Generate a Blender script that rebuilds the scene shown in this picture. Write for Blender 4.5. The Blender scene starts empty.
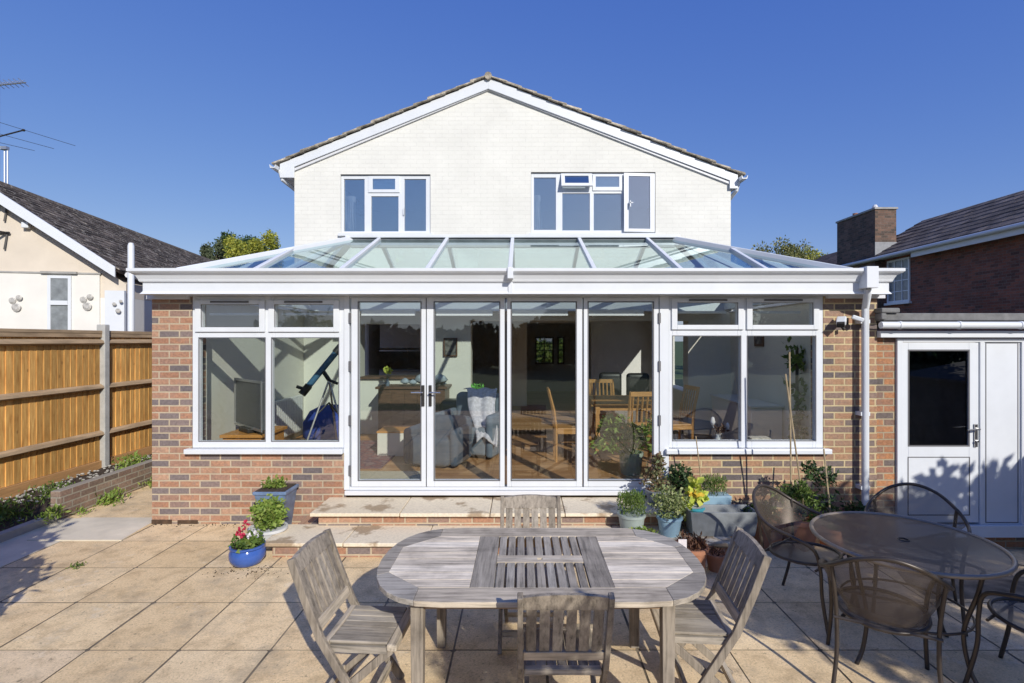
import bpy, math, random
from mathutils import Vector, Matrix, noise as mnoise
R = math.radians
rnd = random.Random(7)
SC = bpy.context.scene
COL = SC.collection
H = 2.02          # camera height above the patio
YF = 5.63         # outer face of the conservatory front
S = 512.0 / YF
def fx(px): return (px - 522) / S
def fz(py): return H - (py - 340) / S
def PX(px, Y): return (px - 522) / 512.0 * Y
def PZ(py, Y): return H - (py - 340) / 512.0 * Y

# ------------------------------------------------------------------ materials
def new_mat(name):
    m = bpy.data.materials.new(name); m.use_nodes = True
    nt = m.node_tree; nt.nodes.clear()
    return m, nt, nt.nodes, nt.links
def nd(N, t, **k):
    n = N.new(t)
    for a, v in k.items():
        if a in n.inputs: n.inputs[a].default_value = v
        else: setattr(n, a, v)
    return n
def math_(N, L, op, a, b=None, c=None):
    n = N.new('ShaderNodeMath'); n.operation = op
    for i, v in enumerate((a, b, c)):
        if v is None: continue
        if isinstance(v, (int, float)): n.inputs[i].default_value = v
        else: L.new(v, n.inputs[i])
    return n.outputs[0]
def mixc(N, L, fac, a, b, mode='MIX'):
    n = N.new('ShaderNodeMix'); n.data_type = 'RGBA'; n.blend_type = mode
    for s, v in ((0, fac), (6, a), (7, b)):
        if isinstance(v, (int, float)): n.inputs[s].default_value = v
        elif isinstance(v, (tuple, list)): n.inputs[s].default_value = (*v[:3], 1)
        else: L.new(v, n.inputs[s])
    return n.outputs[2]
def ramp(N, L, fac, stops, interp='LINEAR'):
    n = N.new('ShaderNodeValToRGB'); cr = n.color_ramp; cr.interpolation = interp
    while len(cr.elements) > 1: cr.elements.remove(cr.elements[-1])
    for i, (p, c) in enumerate(stops):
        e = cr.elements[0] if i == 0 else cr.elements.new(p)
        e.position = p
        e.color = (c, c, c, 1) if isinstance(c, (int, float)) else (*c, 1)
    L.new(fac, n.inputs[0])
    return n.outputs[0]
def out(N, L, sh):
    o = N.new('ShaderNodeOutputMaterial'); L.new(sh, o.inputs[0])
def noise(N, L, vec, scale, detail=4, rough=.55, dim='3D'):
    n = N.new('ShaderNodeTexNoise'); n.inputs['Scale'].default_value = scale
    n.inputs['Detail'].default_value = detail; n.inputs['Roughness'].default_value = rough
    if vec is not None: L.new(vec, n.inputs['Vector'])
    return n.outputs[0]
def bump(N, L, h, strength=.3, dist=.01, nrm=None):
    b = N.new('ShaderNodeBump'); b.inputs['Strength'].default_value = strength
    b.inputs['Distance'].default_value = dist; L.new(h, b.inputs['Height'])
    if nrm is not None: L.new(nrm, b.inputs['Normal'])
    return b.outputs[0]
def pbsdf(N, L, col, rough=.6, metal=0, nrm=None, spec=.5):
    p = N.new('ShaderNodeBsdfPrincipled')
    if isinstance(col, (tuple, list)): p.inputs['Base Color'].default_value = (*col, 1)
    else: L.new(col, p.inputs['Base Color'])
    if isinstance(rough, (int, float)): p.inputs['Roughness'].default_value = rough
    else: L.new(rough, p.inputs['Roughness'])
    p.inputs['Metallic'].default_value = metal
    p.inputs['Specular IOR Level'].default_value = spec
    if nrm is not None: L.new(nrm, p.inputs['Normal'])
    return p.outputs[0]

def simple(name, col, rough=.6, var=.12, scale=6, bmp=0, bscale=60, metal=0, stretch=None, spec=.5, island=0, dirt=0, bdist=.004):
    m, nt, N, L = new_mat(name)
    tc = N.new('ShaderNodeTexCoord'); v = tc.outputs['Object']
    if stretch:
        mp = N.new('ShaderNodeMapping'); mp.inputs['Scale'].default_value = stretch
        L.new(v, mp.inputs[0]); v = mp.outputs[0]
    n = noise(N, L, v, scale, 6)
    f = ramp(N, L, n, [(.25, 1 - var * 2), (.75, 1 + var * 0.6)])
    c = mixc(N, L, 1.0, col, f, 'MULTIPLY')
    if island:
        g = N.new('ShaderNodeNewGeometry')
        f2 = ramp(N, L, g.outputs['Random Per Island'], [(0, 1 - island), (1, 1 + island * .5)])
        c = mixc(N, L, 1.0, c, f2, 'MULTIPLY')
    if dirt:
        n3 = noise(N, L, tc.outputs['Object'], 2.3, 8, .7)
        c = mixc(N, L, math_(N, L, 'MULTIPLY', ramp(N, L, n3, [(.45, 0.), (.75, 1.)]), dirt), c, (.09, .08, .06))
    nr = None
    if bmp:
        nr = bump(N, L, noise(N, L, v, bscale, 5), bmp, bdist)
    out(N, L, pbsdf(N, L, c, rough, metal, nr, spec))
    return m

def wall_uv(N, L):
    g = N.new('ShaderNodeNewGeometry')
    sp = N.new('ShaderNodeSeparateXYZ'); L.new(g.outputs['Position'], sp.inputs[0])
    sn = N.new('ShaderNodeSeparateXYZ'); L.new(g.outputs['True Normal'], sn.inputs[0])
    ax = math_(N, L, 'ABSOLUTE', sn.outputs[0])
    side = math_(N, L, 'GREATER_THAN', ax, .6)
    u = math_(N, L, 'ADD', math_(N, L, 'MULTIPLY', side, sp.outputs[1]), math_(N, L, 'MULTIPLY', math_(N, L, 'SUBTRACT', 1, side), sp.outputs[0]))
    c = N.new('ShaderNodeCombineXYZ'); L.new(u, c.inputs[0]); L.new(sp.outputs[2], c.inputs[1])
    return c.outputs[0], g, sp
def brick_mat(name, stops, mortar, rough=.85, nlo=.62, nhi=1.25, mott=.55, w=.225, h=.075, ms=.01, bst=.6, weather=.25, zoff=0):
    m, nt, N, L = new_mat(name)
    v, g, sp = wall_uv(N, L)
    # slight waviness so courses are not ruler-straight
    nz = N.new('ShaderNodeTexNoise'); nz.inputs['Scale'].default_value = 9
    L.new(v, nz.inputs['Vector'])
    vm = N.new('ShaderNodeVectorMath'); vm.operation = 'MULTIPLY_ADD'
    L.new(nz.outputs['Color'], vm.inputs[0]); vm.inputs[1].default_value = (.006, .005, 0); L.new(v, vm.inputs[2])
    ad = N.new('ShaderNodeVectorMath'); ad.operation = 'ADD'; L.new(vm.outputs[0], ad.inputs[0]); ad.inputs[1].default_value = (50, 50 + zoff, 0)
    b = N.new('ShaderNodeTexBrick'); L.new(ad.outputs[0], b.inputs['Vector'])
    b.offset = .5; b.squash = 1
    b.inputs['Color1'].default_value = (0, 0, 0, 1); b.inputs['Color2'].default_value = (1, 1, 1, 1)
    b.inputs['Mortar'].default_value = (.5, .5, .5, 1)
    b.inputs['Scale'].default_value = 1; b.inputs['Mortar Size'].default_value = ms / 2 * 1.1
    b.inputs['Mortar Smooth'].default_value = .15
    b.inputs['Brick Width'].default_value = w; b.inputs['Row Height'].default_value = h
    c = ramp(N, L, b.outputs['Color'], stops, 'LINEAR')
    n1 = noise(N, L, v, 38, 5, .6)
    c = mixc(N, L, 1., c, ramp(N, L, n1, [(.25, nlo), (.8, nhi)]), 'MULTIPLY')
    c = mixc(N, L, ramp(N, L, noise(N, L, v, 14, 4, .7), [(.50, 0.), (.75, mott)]), c, (.22, .19, .18))
    mn = noise(N, L, v, 20, 3)
    mc = mixc(N, L, mn, tuple(x * .8 for x in mortar), tuple(min(1, x * 1.12) for x in mortar))
    c = mixc(N, L, b.outputs['Fac'], c, mc)
    n2 = noise(N, L, v, 1.3, 6, .65)
    c = mixc(N, L, 1., c, ramp(N, L, n2, [(.3, 1 - weather), (.7, 1.06)]), 'MULTIPLY')
    hh = math_(N, L, 'ADD', math_(N, L, 'MULTIPLY', math_(N, L, 'SUBTRACT', 1, b.outputs['Fac']), 1.), math_(N, L, 'MULTIPLY', n1, .35))
    out(N, L, pbsdf(N, L, c, rough, 0, bump(N, L, hh, bst, .008), .25))
    return m

M = {}
M['brick'] = brick_mat('multi_red_brick', [(0, (.17, .145, .15)), (.2, (.25, .20, .19)), (.36, (.36, .22, .165)), (.55, (.47, .26, .17)), (.75, (.41, .21, .13)), (1, (.53, .33, .225))], (.52, .43, .31), weather=.2, ms=.015)
M['brick_right'] = brick_mat('yellow_jointed_brick', [(0, (.15, .13, .13)), (.25, (.25, .19, .165)), (.45, (.37, .24, .175)), (.7, (.47, .28, .17)), (1, (.42, .235, .14))], (.60, .49, .29), weather=.25, ms=.015)
M['brick_orange'] = brick_mat('orange_brick', [(0, (.14, .125, .12)), (.28, (.23, .16, .13)), (.5, (.40, .20, .115)), (.8, (.50, .235, .11)), (1, (.36, .18, .12))], (.42, .35, .24), weather=.3, ms=.014)
M['brick_dark'] = brick_mat('neighbour_brick', [(0, (.12, .06, .05)), (.4, (.25, .09, .065)), (.75, (.32, .12, .08)), (1, (.18, .09, .075))], (.20, .16, .14))
M['brick_old'] = brick_mat('old_wall_brick', [(0, (.20, .16, .13)), (.5, (.33, .22, .17)), (1, (.40, .30, .23))], (.42, .38, .31), weather=.4, ms=.016)
M['brick_chimney'] = brick_mat('chimney_brick', [(0, (.11, .085, .07)), (.5, (.20, .125, .095)), (1, (.27, .165, .12))], (.20, .17, .14), weather=.45)
M['white_brick'] = brick_mat('white_painted_brick', [(0, (.715, .71, .665)), (1, (.73, .725, .68))], (.70, .695, .65), rough=.7, bst=.35, weather=.06, nlo=.97, nhi=1.02, mott=0)
M['upvc'] = simple('white_upvc', (.70, .73, .77), .32, .03, 3, dirt=.05)
M['upvc_grey'] = simple('grey_white_trim', (.66, .67, .70), .4, .03, 3)
M['render_cream'] = simple('cream_render', (.68, .60, .50), .9, .06, 2, .3, 80)
M['render_white'] = simple('white_render', (.76, .74, .69), .9, .05, 2, .3, 80)
M['plaster'] = simple('plaster_cream', (.74, .72, .63), .9, .03, 2)
M['plaster_dim'] = simple('plaster_grey', (.72, .72, .70), .9, .05, 2)
M['plaster_dark'] = simple('dark_plaster', (.50, .50, .51), .9, .05, 2)
M['ceiling'] = simple('ceiling_white', (.6, .6, .58), .9, .03, 2)
M['concrete'] = simple('concrete', (.40, .39, .37), .9, .15, 5, .4, 90, dirt=.25)
M['concrete_light'] = simple('concrete_screed', (.76, .68, .53), .85, .12, 3, .3, 120, dirt=.12)
M['post_concrete'] = simple('post_concrete', (.46, .46, .44), .9, .12, 9, .4, 140)
M['lead'] = simple('lead_flashing', (.28, .29, .31), .6, .15, 8)
M['felt'] = simple('roof_felt', (.20, .20, .20), .9, .2, 10, .4, 60)
M['dark_gap'] = simple('dark_rubber', (.03, .03, .033), .6, .05, 3)
M['shadow_gasket'] = simple('grey_gasket', (.12, .12, .13), .6, .05, 3)
M['black_metal'] = simple('dark_metal', (.045, .042, .04), .42, .1, 8, metal=.3)
M['bronze_metal'] = simple('brown_painted_metal', (.07, .057, .048), .38, .15, 12, metal=.35)
M['chrome'] = simple('chrome', (.6, .6, .6), .25, .05, 5, metal=1)
M['alu'] = simple('aluminium', (.55, .55, .56), .4, .05, 5, metal=.8)
M['terracotta'] = simple('terracotta', (.46, .21, .12), .85, .18, 7, .2, 60, dirt=.15)
M['glaze_blue'] = simple('cobalt_glaze', (.05, .12, .42), .12, .15, 6)
M['glaze_slate'] = simple('slate_blue_glaze', (.17, .25, .40), .3, .25, 12)
M['pot_white'] = simple('white_pot', (.62, .63, .64), .5, .1, 6)
M['pot_grey'] = simple('grey_green_pot', (.36, .42, .40), .6, .12, 8)
M['pot_lightblue'] = simple('pale_blue_pot', (.30, .47, .60), .45, .08, 6)
M['pot_teal'] = simple('teal_pot', (.06, .33, .42), .35, .1, 6)
M['trough_grey'] = simple('grey_trough_plastic', (.24, .26, .275), .6, .18, 9, .2, 50)
M['pot_sage'] = simple('ribbed_sage_pot', (.40, .47, .40), .5, .1, 6)
M['soil'] = simple('soil', (.07, .05, .035), .95, .3, 20, .8, 60, bdist=.02)
M['gold_oak'] = simple('golden_oak', (.52, .27, .09), .4, .15, 6, stretch=(2, 2, 12))
M['dark_wood'] = simple('brown_wood', (.16, .085, .05), .45, .25, 7, stretch=(1, 1, 5))
M['orange_wood'] = simple('orange_pine', (.58, .27, .07), .45, .12, 7, stretch=(1, 6, 6))
M['white_laminate'] = simple('white_laminate', (.72, .70, .62), .5, .03, 4)
M['cloth_slate'] = simple('slate_upholstery', (.075, .10, .14), .95, .12, 5, .3, 200)
M['cloth_white'] = simple('white_blanket', (.62, .60, .64), .95, .22, 26, .3, 80)
M['cloth_navy'] = simple('navy_fabric', (.03, .07, .36), .9, .15, 5, .2, 60)
M['cloth_grey'] = simple('grey_blue_cloth', (.14, .18, .23), .95, .1, 8)
M['curtain'] = simple('curtain_pink_white', (.66, .60, .62), .95, .12, 12)
M['book'] = simple('book_pages', (.60, .55, .48), .8, .25, 40)
M['screen'] = simple('screen_grey', (.10, .105, .115), .35, .1, 4)
M['navy_tube'] = simple('blue_tube', (.05, .14, .24), .25, .05, 3)
M['cane'] = simple('bamboo_cane', (.42, .33, .20), .7, .2, 20)
M['brass'] = simple('faded_paint', (.5, .5, .5), .6, .1, 8)
M['petal_red'] = simple('red_petal', (.48, .015, .06), .6, .2, 30)
M['petal_white'] = simple('white_petal', (.72, .68, .70), .7, .1, 30)
M['petal_yellow'] = simple('yellow_petal', (.72, .48, .04), .7, .15, 30)
M['green_item'] = simple('green_leaf_gloss', (.12, .42, .05), .5, .2, 20)
M['radiator'] = simple('radiator_white', (.66, .66, .64), .4, .03, 4)
M['stone_white'] = simple('white_pebble', (.48, .46, .41), .9, .2, 9, island=.35)
M['ornament'] = simple('silver_ornament', (.60, .58, .54), .5, .25, 20)
M['paper'] = simple('picture_paper', (.22, .21, .19), .7, .6, 14)

def leaf_mat(name, cols, rough=.55, trans=.25):
    m, nt, N, L = new_mat(name)
    g = N.new('ShaderNodeNewGeometry')
    k = len(cols)
    c = ramp(N, L, g.outputs['Random Per Island'], [(i / max(1, k - 1), x) for i, x in enumerate(cols)])
    tc = N.new('ShaderNodeTexCoord')
    c = mixc(N, L, 1., c, ramp(N, L, noise(N, L, tc.outputs['Object'], 2.5, 3), [(.3, .7), (.7, 1.3)]), 'MULTIPLY')
    p = pbsdf(N, L, c, rough, 0, None, .35)
    t = N.new('ShaderNodeBsdfTranslucent'); L.new(c, t.inputs[0])
    mx = N.new('ShaderNodeMixShader'); mx.inputs[0].default_value = trans
    L.new(p, mx.inputs[1]); L.new(t.outputs[0], mx.inputs[2]); out(N, L, mx.outputs[0])
    return m
M['leaf_mid'] = leaf_mat('leaf_mid_green', [(.06, .11, .025), (.13, .21, .04), (.20, .26, .06)])
M['leaf_bright'] = leaf_mat('leaf_bright_green', [(.12, .20, .03), (.22, .32, .06), (.32, .38, .09)])
M['leaf_dark'] = leaf_mat('leaf_dark_green', [(.02, .045, .015), (.045, .09, .03), (.08, .13, .04)])
M['leaf_grey'] = leaf_mat('leaf_sage', [(.16, .21, .07), (.26, .32, .12), (.38, .40, .20)])
M['leaf_yellow'] = leaf_mat('leaf_yellow', [(.36, .46, .06), (.55, .62, .10), (.66, .66, .16)])
M['leaf_red'] = leaf_mat('leaf_pinkish', [(.16, .09, .06), (.24, .20, .10), (.15, .20, .08), (.34, .17, .13)])
M['leaf_brown'] = leaf_mat('leaf_dry', [(.08, .035, .02), (.14, .06, .035), (.19, .11, .07)])
M['leaf_autumn'] = leaf_mat('leaf_autumn', [(.17, .22, .04), (.36, .38, .05), (.50, .46, .07), (.14, .20, .05)])
M['leaf_olive'] = leaf_mat('leaf_olive', [(.12, .14, .05), (.20, .22, .08), (.30, .27, .10)])
M['leaf_belt'] = leaf_mat('leaf_belt', [(.07, .09, .05), (.11, .13, .07)], .9, .0)
M['leaf_tree'] = leaf_mat('leaf_tree', [(.03, .065, .02), (.06, .11, .035), (.10, .15, .05)])
M['bark'] = simple('bark', (.12, .09, .065), .95, .3, 14, .8, 30, bdist=.02)
M['grass'] = simple('lawn', (.07, .11, .03), .95, .25, 3, .5, 120)

def fence_mat():
    m, nt, N, L = new_mat('featheredge_timber')
    tc = N.new('ShaderNodeTexCoord'); g = N.new('ShaderNodeNewGeometry')
    mp = N.new('ShaderNodeMapping'); mp.inputs['Scale'].default_value = (12, 12, 1.2); L.new(tc.outputs['Object'], mp.inputs[0])
    n = noise(N, L, mp.outputs[0], 3, 7, .65)
    c = ramp(N, L, n, [(.25, (.36, .16, .04)), (.42, (.62, .33, .10)), (.6, (.77, .46, .15)), (.78, (.86, .58, .23))])
    f2 = ramp(N, L, g.outputs['Random Per Island'], [(0, .68), (1, 1.15)])
    c = mixc(N, L, 1., c, f2, 'MULTIPLY')
    # knots
    v = N.new('ShaderNodeTexVoronoi'); v.inputs['Scale'].default_value = 4.2
    mp2 = N.new('ShaderNodeMapping'); mp2.inputs['Scale'].default_value = (1.8, 1.8, 1); L.new(tc.outputs['Object'], mp2.inputs[0]); L.new(mp2.outputs[0], v.inputs['Vector'])
    k = ramp(N, L, v.outputs['Distance'], [(.05, 1.), (.14, 0.)])
    c = mixc(N, L, math_(N, L, 'MULTIPLY', k, .55), c, (.17, .07, .025))
    out(N, L, pbsdf(N, L, c, .75, 0, bump(N, L, n, .35, .004), .2))
    return m
M['fence'] = fence_mat()
M['fence_rail'] = simple('fence_rail_timber', (.47, .34, .21), .85, .25, 4, .3, 40, stretch=(4, .7, 4))
M['gravel_board'] = simple('gravel_board', (.52, .29, .12), .85, .2, 4, .3, 40, stretch=(4, .6, 6))

def teak(name, axis, col=(.36, .335, .30), warm=.0):
    m, nt, N, L = new_mat(name)
    tc = N.new('ShaderNodeTexCoord'); g = N.new('ShaderNodeNewGeometry')
    sc = [22, 22, 22]; sc[axis] = 1.3
    mp = N.new('ShaderNodeMapping'); mp.inputs['Scale'].default_value = sc
    L.new(tc.outputs['Object'], mp.inputs[0])
    # offset grain per piece
    cb = N.new('ShaderNodeCombineXYZ')
    for i in range(3): L.new(math_(N, L, 'MULTIPLY', g.outputs['Random Per Island'], 37.0 + i), cb.inputs[i])
    L.new(cb.outputs[0], mp.inputs['Location'])
    n = noise(N, L, mp.outputs[0], 2.2, 8, .7)
    n2 = noise(N, L, tc.outputs['Object'], 5, 5, .6)
    c = ramp(N, L, n, [(.30, tuple(x * .30 for x in col)), (.44, tuple(x * .78 for x in col)), (.55, tuple(x * 1.02 for x in col)), (.74, tuple(min(1, x * 1.35) for x in col))])
    c = mixc(N, L, 1., c, ramp(N, L, g.outputs['Random Per Island'], [(0, (.76, .75, .74)), (.5, (1., .97, .93)), (1, (1.16, 1.17, 1.18))]), 'MULTIPLY')
    c = mixc(N, L, 1., c, ramp(N, L, n2, [(.3, (.66, .65, .64)), (.5, (1., .99, .98)), (.7, (1.12, 1.11, 1.08))]), 'MULTIPLY')
    out(N, L, pbsdf(N, L, c, .8, 0, bump(N, L, n, .5, .003), .2))
    return m
M['teak_x'] = teak('weathered_teak_along', 0, (.56, .50, .41))
M['teak_leaf'] = teak('bleached_teak_leaf', 0, (.74, .665, .55))
M['teak_y'] = teak('weathered_teak_across', 1, (.37, .34, .295))
M['teak_z'] = teak('weathered_teak_upright', 2, (.32, .285, .24))
M['teak_rim'] = teak('weathered_teak_rim', 0, (.38, .35, .305))

def tile_mat(name, c1, c2, w=.27, h=.12, lich=.3, axis=1):
    # roof tiles; (u,v) come from local mesh uv
    m, nt, N, L = new_mat(name)
    uv = N.new('ShaderNodeUVMap'); uv.uv_map = 'UVMap'
    b = N.new('ShaderNodeTexBrick'); L.new(uv.outputs[0], b.inputs['Vector'])
    b.inputs['Color1'].default_value = (0, 0, 0, 1); b.inputs['Color2'].default_value = (1, 1, 1, 1); b.inputs['Mortar'].default_value = (0, 0, 0, 1)
    b.inputs['Scale'].default_value = 1; b.inputs['Brick Width'].default_value = w; b.inputs['Row Height'].default_value = h
    b.inputs['Mortar Size'].default_value = .006; b.inputs['Mortar Smooth'].default_value = .3
    c = mixc(N, L, b.outputs['Color'], c1, c2)
    n = noise(N, L, uv.outputs[0], 9, 8, .75)
    c = mixc(N, L, math_(N, L, 'MULTIPLY', ramp(N, L, n, [(.52, 0.), (.68, 1.)]), lich), c, (.34, .30, .24))
    c = mixc(N, L, b.outputs['Fac'], c, tuple(x * .3 for x in c1))
    sp = N.new('ShaderNodeSeparateXYZ'); L.new(uv.outputs[0], sp.inputs[0])
    saw = math_(N, L, 'FRACT', math_(N, L, 'DIVIDE', sp.outputs[1], h))
    hh = math_(N, L, 'ADD', math_(N, L, 'MULTIPLY', math_(N, L, 'SUBTRACT', 1, saw), 1.), math_(N, L, 'MULTIPLY', n, .6))
    out(N, L, pbsdf(N, L, c, .9, 0, bump(N, L, hh, .9, .02), .15))
    return m
M['tile_brown'] = tile_mat('brown_plain_tiles', (.06, .045, .04), (.17, .12, .10), .17, .11, .6)
M['tile_grey'] = tile_mat('dark_interlocking_tiles', (.05, .04, .04), (.10, .075, .07), .30, .28, .35)
M['tile_verge'] = simple('lichen_tiles', (.62, .55, .44), .95, .4, 9, .9, 40, island=.4, bdist=.02, dirt=.35)

def speckle_tile(name, col, island, lich, lc=(.34, .30, .25)):
    m, nt, N, L = new_mat(name)
    g = N.new('ShaderNodeNewGeometry'); v = g.outputs['Position']
    c = mixc(N, L, 1., col, ramp(N, L, g.outputs['Random Per Island'], [(0, 1 - island), (.85, 1.15), (1, 1 + island * 1.6)]), 'MULTIPLY')
    n = noise(N, L, v, 8, 5, .85)
    c = mixc(N, L, 1., c, ramp(N, L, noise(N, L, v, 30, 4, .7), [(.3, .6), (.7, 1.35)]), 'MULTIPLY')
    c = mixc(N, L, math_(N, L, 'MULTIPLY', ramp(N, L, n, [(.55, 0.), (.60, 1.)]), lich), c, lc)
    out(N, L, pbsdf(N, L, c, .92, 0, bump(N, L, n, .6, .02), .15))
    return m
def slab_mat():
    m, nt, N, L = new_mat('patio_slabs')
    g = N.new('ShaderNodeNewGeometry'); v = g.outputs['Position']
    big = noise(N, L, v, .9, 6, .6); fine = noise(N, L, v, 75, 6, .8); mid = noise(N, L, v, 6, 6, .65)
    c = ramp(N, L, g.outputs['Random Per Island'], [(0, (.77, .575, .33)), (.45, (.82, .62, .365)), (.8, (.86, .665, .40)), (1, (.78, .61, .40))])
    c = mixc(N, L, 1., c, ramp(N, L, big, [(.3, (.82, .81, .80)), (.7, (1.08, 1.08, 1.1))]), 'MULTIPLY')
    c = mixc(N, L, 1., c, ramp(N, L, mid, [(.28, (.68, .66, .64)), (.50, (1., 1., 1.)), (.8, (1.10, 1.12, 1.16))]), 'MULTIPLY')
    c = mixc(N, L, 1., c, ramp(N, L, fine, [(.30, .50), (.46, .94), (.72, 1.25)]), 'MULTIPLY')
    st_ = noise(N, L, v, 2.6, 8, .72)
    c = mixc(N, L, math_(N, L, 'MULTIPLY', ramp(N, L, st_, [(.50, 0.), (.64, 1.)]), .5), c, (.40, .33, .23))
    st2 = noise(N, L, v, 1.7, 7, .8)
    c = mixc(N, L, math_(N, L, 'MULTIPLY', ramp(N, L, st2, [(.58, 0.), (.66, 1.)]), .30), c, (.86, .80, .68))
    spk = noise(N, L, v, 18, 3, .8)
    c = mixc(N, L, math_(N, L, 'MULTIPLY', ramp(N, L, spk, [(.61, 0.), (.68, 1.)]), .55), c, (.16, .13, .09))
    hh = math_(N, L, 'ADD', fine, math_(N, L, 'MULTIPLY', mid, 1.5))
    out(N, L, pbsdf(N, L, c, .9, 0, bump(N, L, hh, .45, .005), .2))
    return m
M['slab'] = slab_mat()
def stone_mat():
    m, nt, N, L = new_mat('sandstone_step')
    g = N.new('ShaderNodeNewGeometry'); v = g.outputs['Position']
    c = ramp(N, L, g.outputs['Random Per Island'], [(0, (.74, .63, .46)), (.5, (.80, .70, .54)), (1, (.77, .67, .51))])
    n = noise(N, L, v, 3.1, 8, .6)
    c = mixc(N, L, ramp(N, L, n, [(.53, 0.), (.60, .75)]), c, (.30, .20, .11))
    c = mixc(N, L, 1., c, ramp(N, L, noise(N, L, v, 40, 5, .7), [(.3, .82), (.7, 1.1)]), 'MULTIPLY')
    out(N, L, pbsdf(N, L, c, .8, 0, bump(N, L, noise(N, L, v, 25, 6), .3, .006), .3))
    return m
M['sandstone'] = stone_mat()
def floor_mat():
    m, nt, N, L = new_mat('oak_floor_boards')
    g = N.new('ShaderNodeNewGeometry')
    mp = N.new('ShaderNodeMapping'); mp.inputs['Location'].default_value = (40, 40, 0); L.new(g.outputs['Position'], mp.inputs[0])
    b = N.new('ShaderNodeTexBrick'); L.new(mp.outputs[0], b.inputs['Vector'])
    b.inputs['Color1'].default_value = (0, 0, 0, 1); b.inputs['Color2'].default_value = (1, 1, 1, 1); b.inputs['Mortar'].default_value = (0, 0, 0, 1)
    b.inputs['Scale'].default_value = 1; b.inputs['Brick Width'].default_value = 1.2; b.inputs['Row Height'].default_value = .14; b.inputs['Mortar Size'].default_value = .002
    c = mixc(N, L, b.outputs['Color'], (.42, .21, .085), (.60, .34, .16))
    mp2 = N.new('ShaderNodeMapping'); mp2.inputs['Scale'].default_value = (1.5, 20, 1); L.new(g.outputs['Position'], mp2.inputs[0])
    c = mixc(N, L, 1., c, ramp(N, L, noise(N, L, mp2.outputs[0], 3, 6), [(.3, .75), (.7, 1.15)]), 'MULTIPLY')
    c = mixc(N, L, b.outputs['Fac'], c, (.1, .05, .02))
    out(N, L, pbsdf(N, L, c, .35, 0, None, .4))
    return m
M['floor'] = floor_mat()
def rug_mat():
    m, nt, N, L = new_mat('patterned_rug')
    g = N.new('ShaderNodeNewGeometry')
    v = N.new('ShaderNodeTexVoronoi'); v.inputs['Scale'].default_value = 9; L.new(g.outputs['Position'], v.inputs['Vector'])
    c = ramp(N, L, v.outputs['Distance'], [(0, (.38, .26, .22)), (.3, (.30, .09, .09)), (.5, (.12, .07, .10)), (.7, (.34, .24, .22))])
    c = mixc(N, L, noise(N, L, g.outputs['Position'], 22, 3), c, (.22, .13, .13))
    out(N, L, pbsdf(N, L, c, .95, 0, None, .1))
    return m
M['rug'] = rug_mat()

def glass_mat(name, tint, f0=.05, gl=(1, 1, 1), wob=.0):
    m, nt, N, L = new_mat(name)
    g = N.new('ShaderNodeNewGeometry')
    dp = N.new('ShaderNodeVectorMath'); dp.operation = 'DOT_PRODUCT'
    L.new(g.outputs['Incoming'], dp.inputs[0]); L.new(g.outputs['Normal'], dp.inputs[1])
    c = math_(N, L, 'ABSOLUTE', dp.outputs['Value'])
    f = math_(N, L, 'ADD', math_(N, L, 'MULTIPLY', math_(N, L, 'POWER', math_(N, L, 'SUBTRACT', 1, c), 5), 1 - f0), f0)
    t = N.new('ShaderNodeBsdfTransparent'); t.inputs[0].default_value = (*tint, 1)
    gs = N.new('ShaderNodeBsdfGlossy'); gs.inputs['Roughness'].default_value = .0; gs.inputs[0].default_value = (*gl, 1)
    if wob:
        L.new(bump(N, L, noise(N, L, g.outputs['Position'], 1.6, 2), wob, .01), gs.inputs['Normal'])
    mx = N.new('ShaderNodeMixShader'); L.new(f, mx.inputs[0]); L.new(t.outputs[0], mx.inputs[1]); L.new(gs.outputs[0], mx.inputs[2])
    out(N, L, mx.outputs[0])
    return m
M['glass'] = glass_mat('window_glass', (.94, .96, .95), .075, wob=.05)
M['glass_upper'] = glass_mat('upper_window_glass', (.86, .93, .95), .40, (1, 1, .98), wob=.12)
M['glass_roof'] = glass_mat('roof_glass', (.76, .86, .86), .17, (.86, .98, 1))
M['glass_dark'] = glass_mat('dark_door_glass', (.22, .24, .26), .10, wob=.04)
M['glass_dark2'] = glass_mat('dimming_glass', (.5, .5, .5), .05)  # tint added to dim the bright view through the street windows
M['glass_obscure'] = simple('obscure_glass', (.25, .27, .28), .15, .2, 9)
def mesh_metal():
    m, nt, N, L = new_mat('expanded_mesh_metal')
    g = N.new('ShaderNodeNewGeometry')
    dp = N.new('ShaderNodeVectorMath'); dp.operation = 'DOT_PRODUCT'
    L.new(g.outputs['Incoming'], dp.inputs[0]); L.new(g.outputs['Normal'], dp.inputs[1])
    c = math_(N, L, 'ABSOLUTE', dp.outputs['Value'])
    a = math_(N, L, 'MAXIMUM', math_(N, L, 'SUBTRACT', .86, math_(N, L, 'MULTIPLY', c, .45)), .48)
    p = pbsdf(N, L, (.115, .092, .074), .42, .3)
    t = N.new('ShaderNodeBsdfTransparent')
    mx = N.new('ShaderNodeMixShader'); L.new(a, mx.inputs[0]); L.new(t.outputs[0], mx.inputs[1]); L.new(p, mx.inputs[2])
    out(N, L, mx.outputs[0])
    return m
M['mesh_metal'] = mesh_metal()

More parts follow.
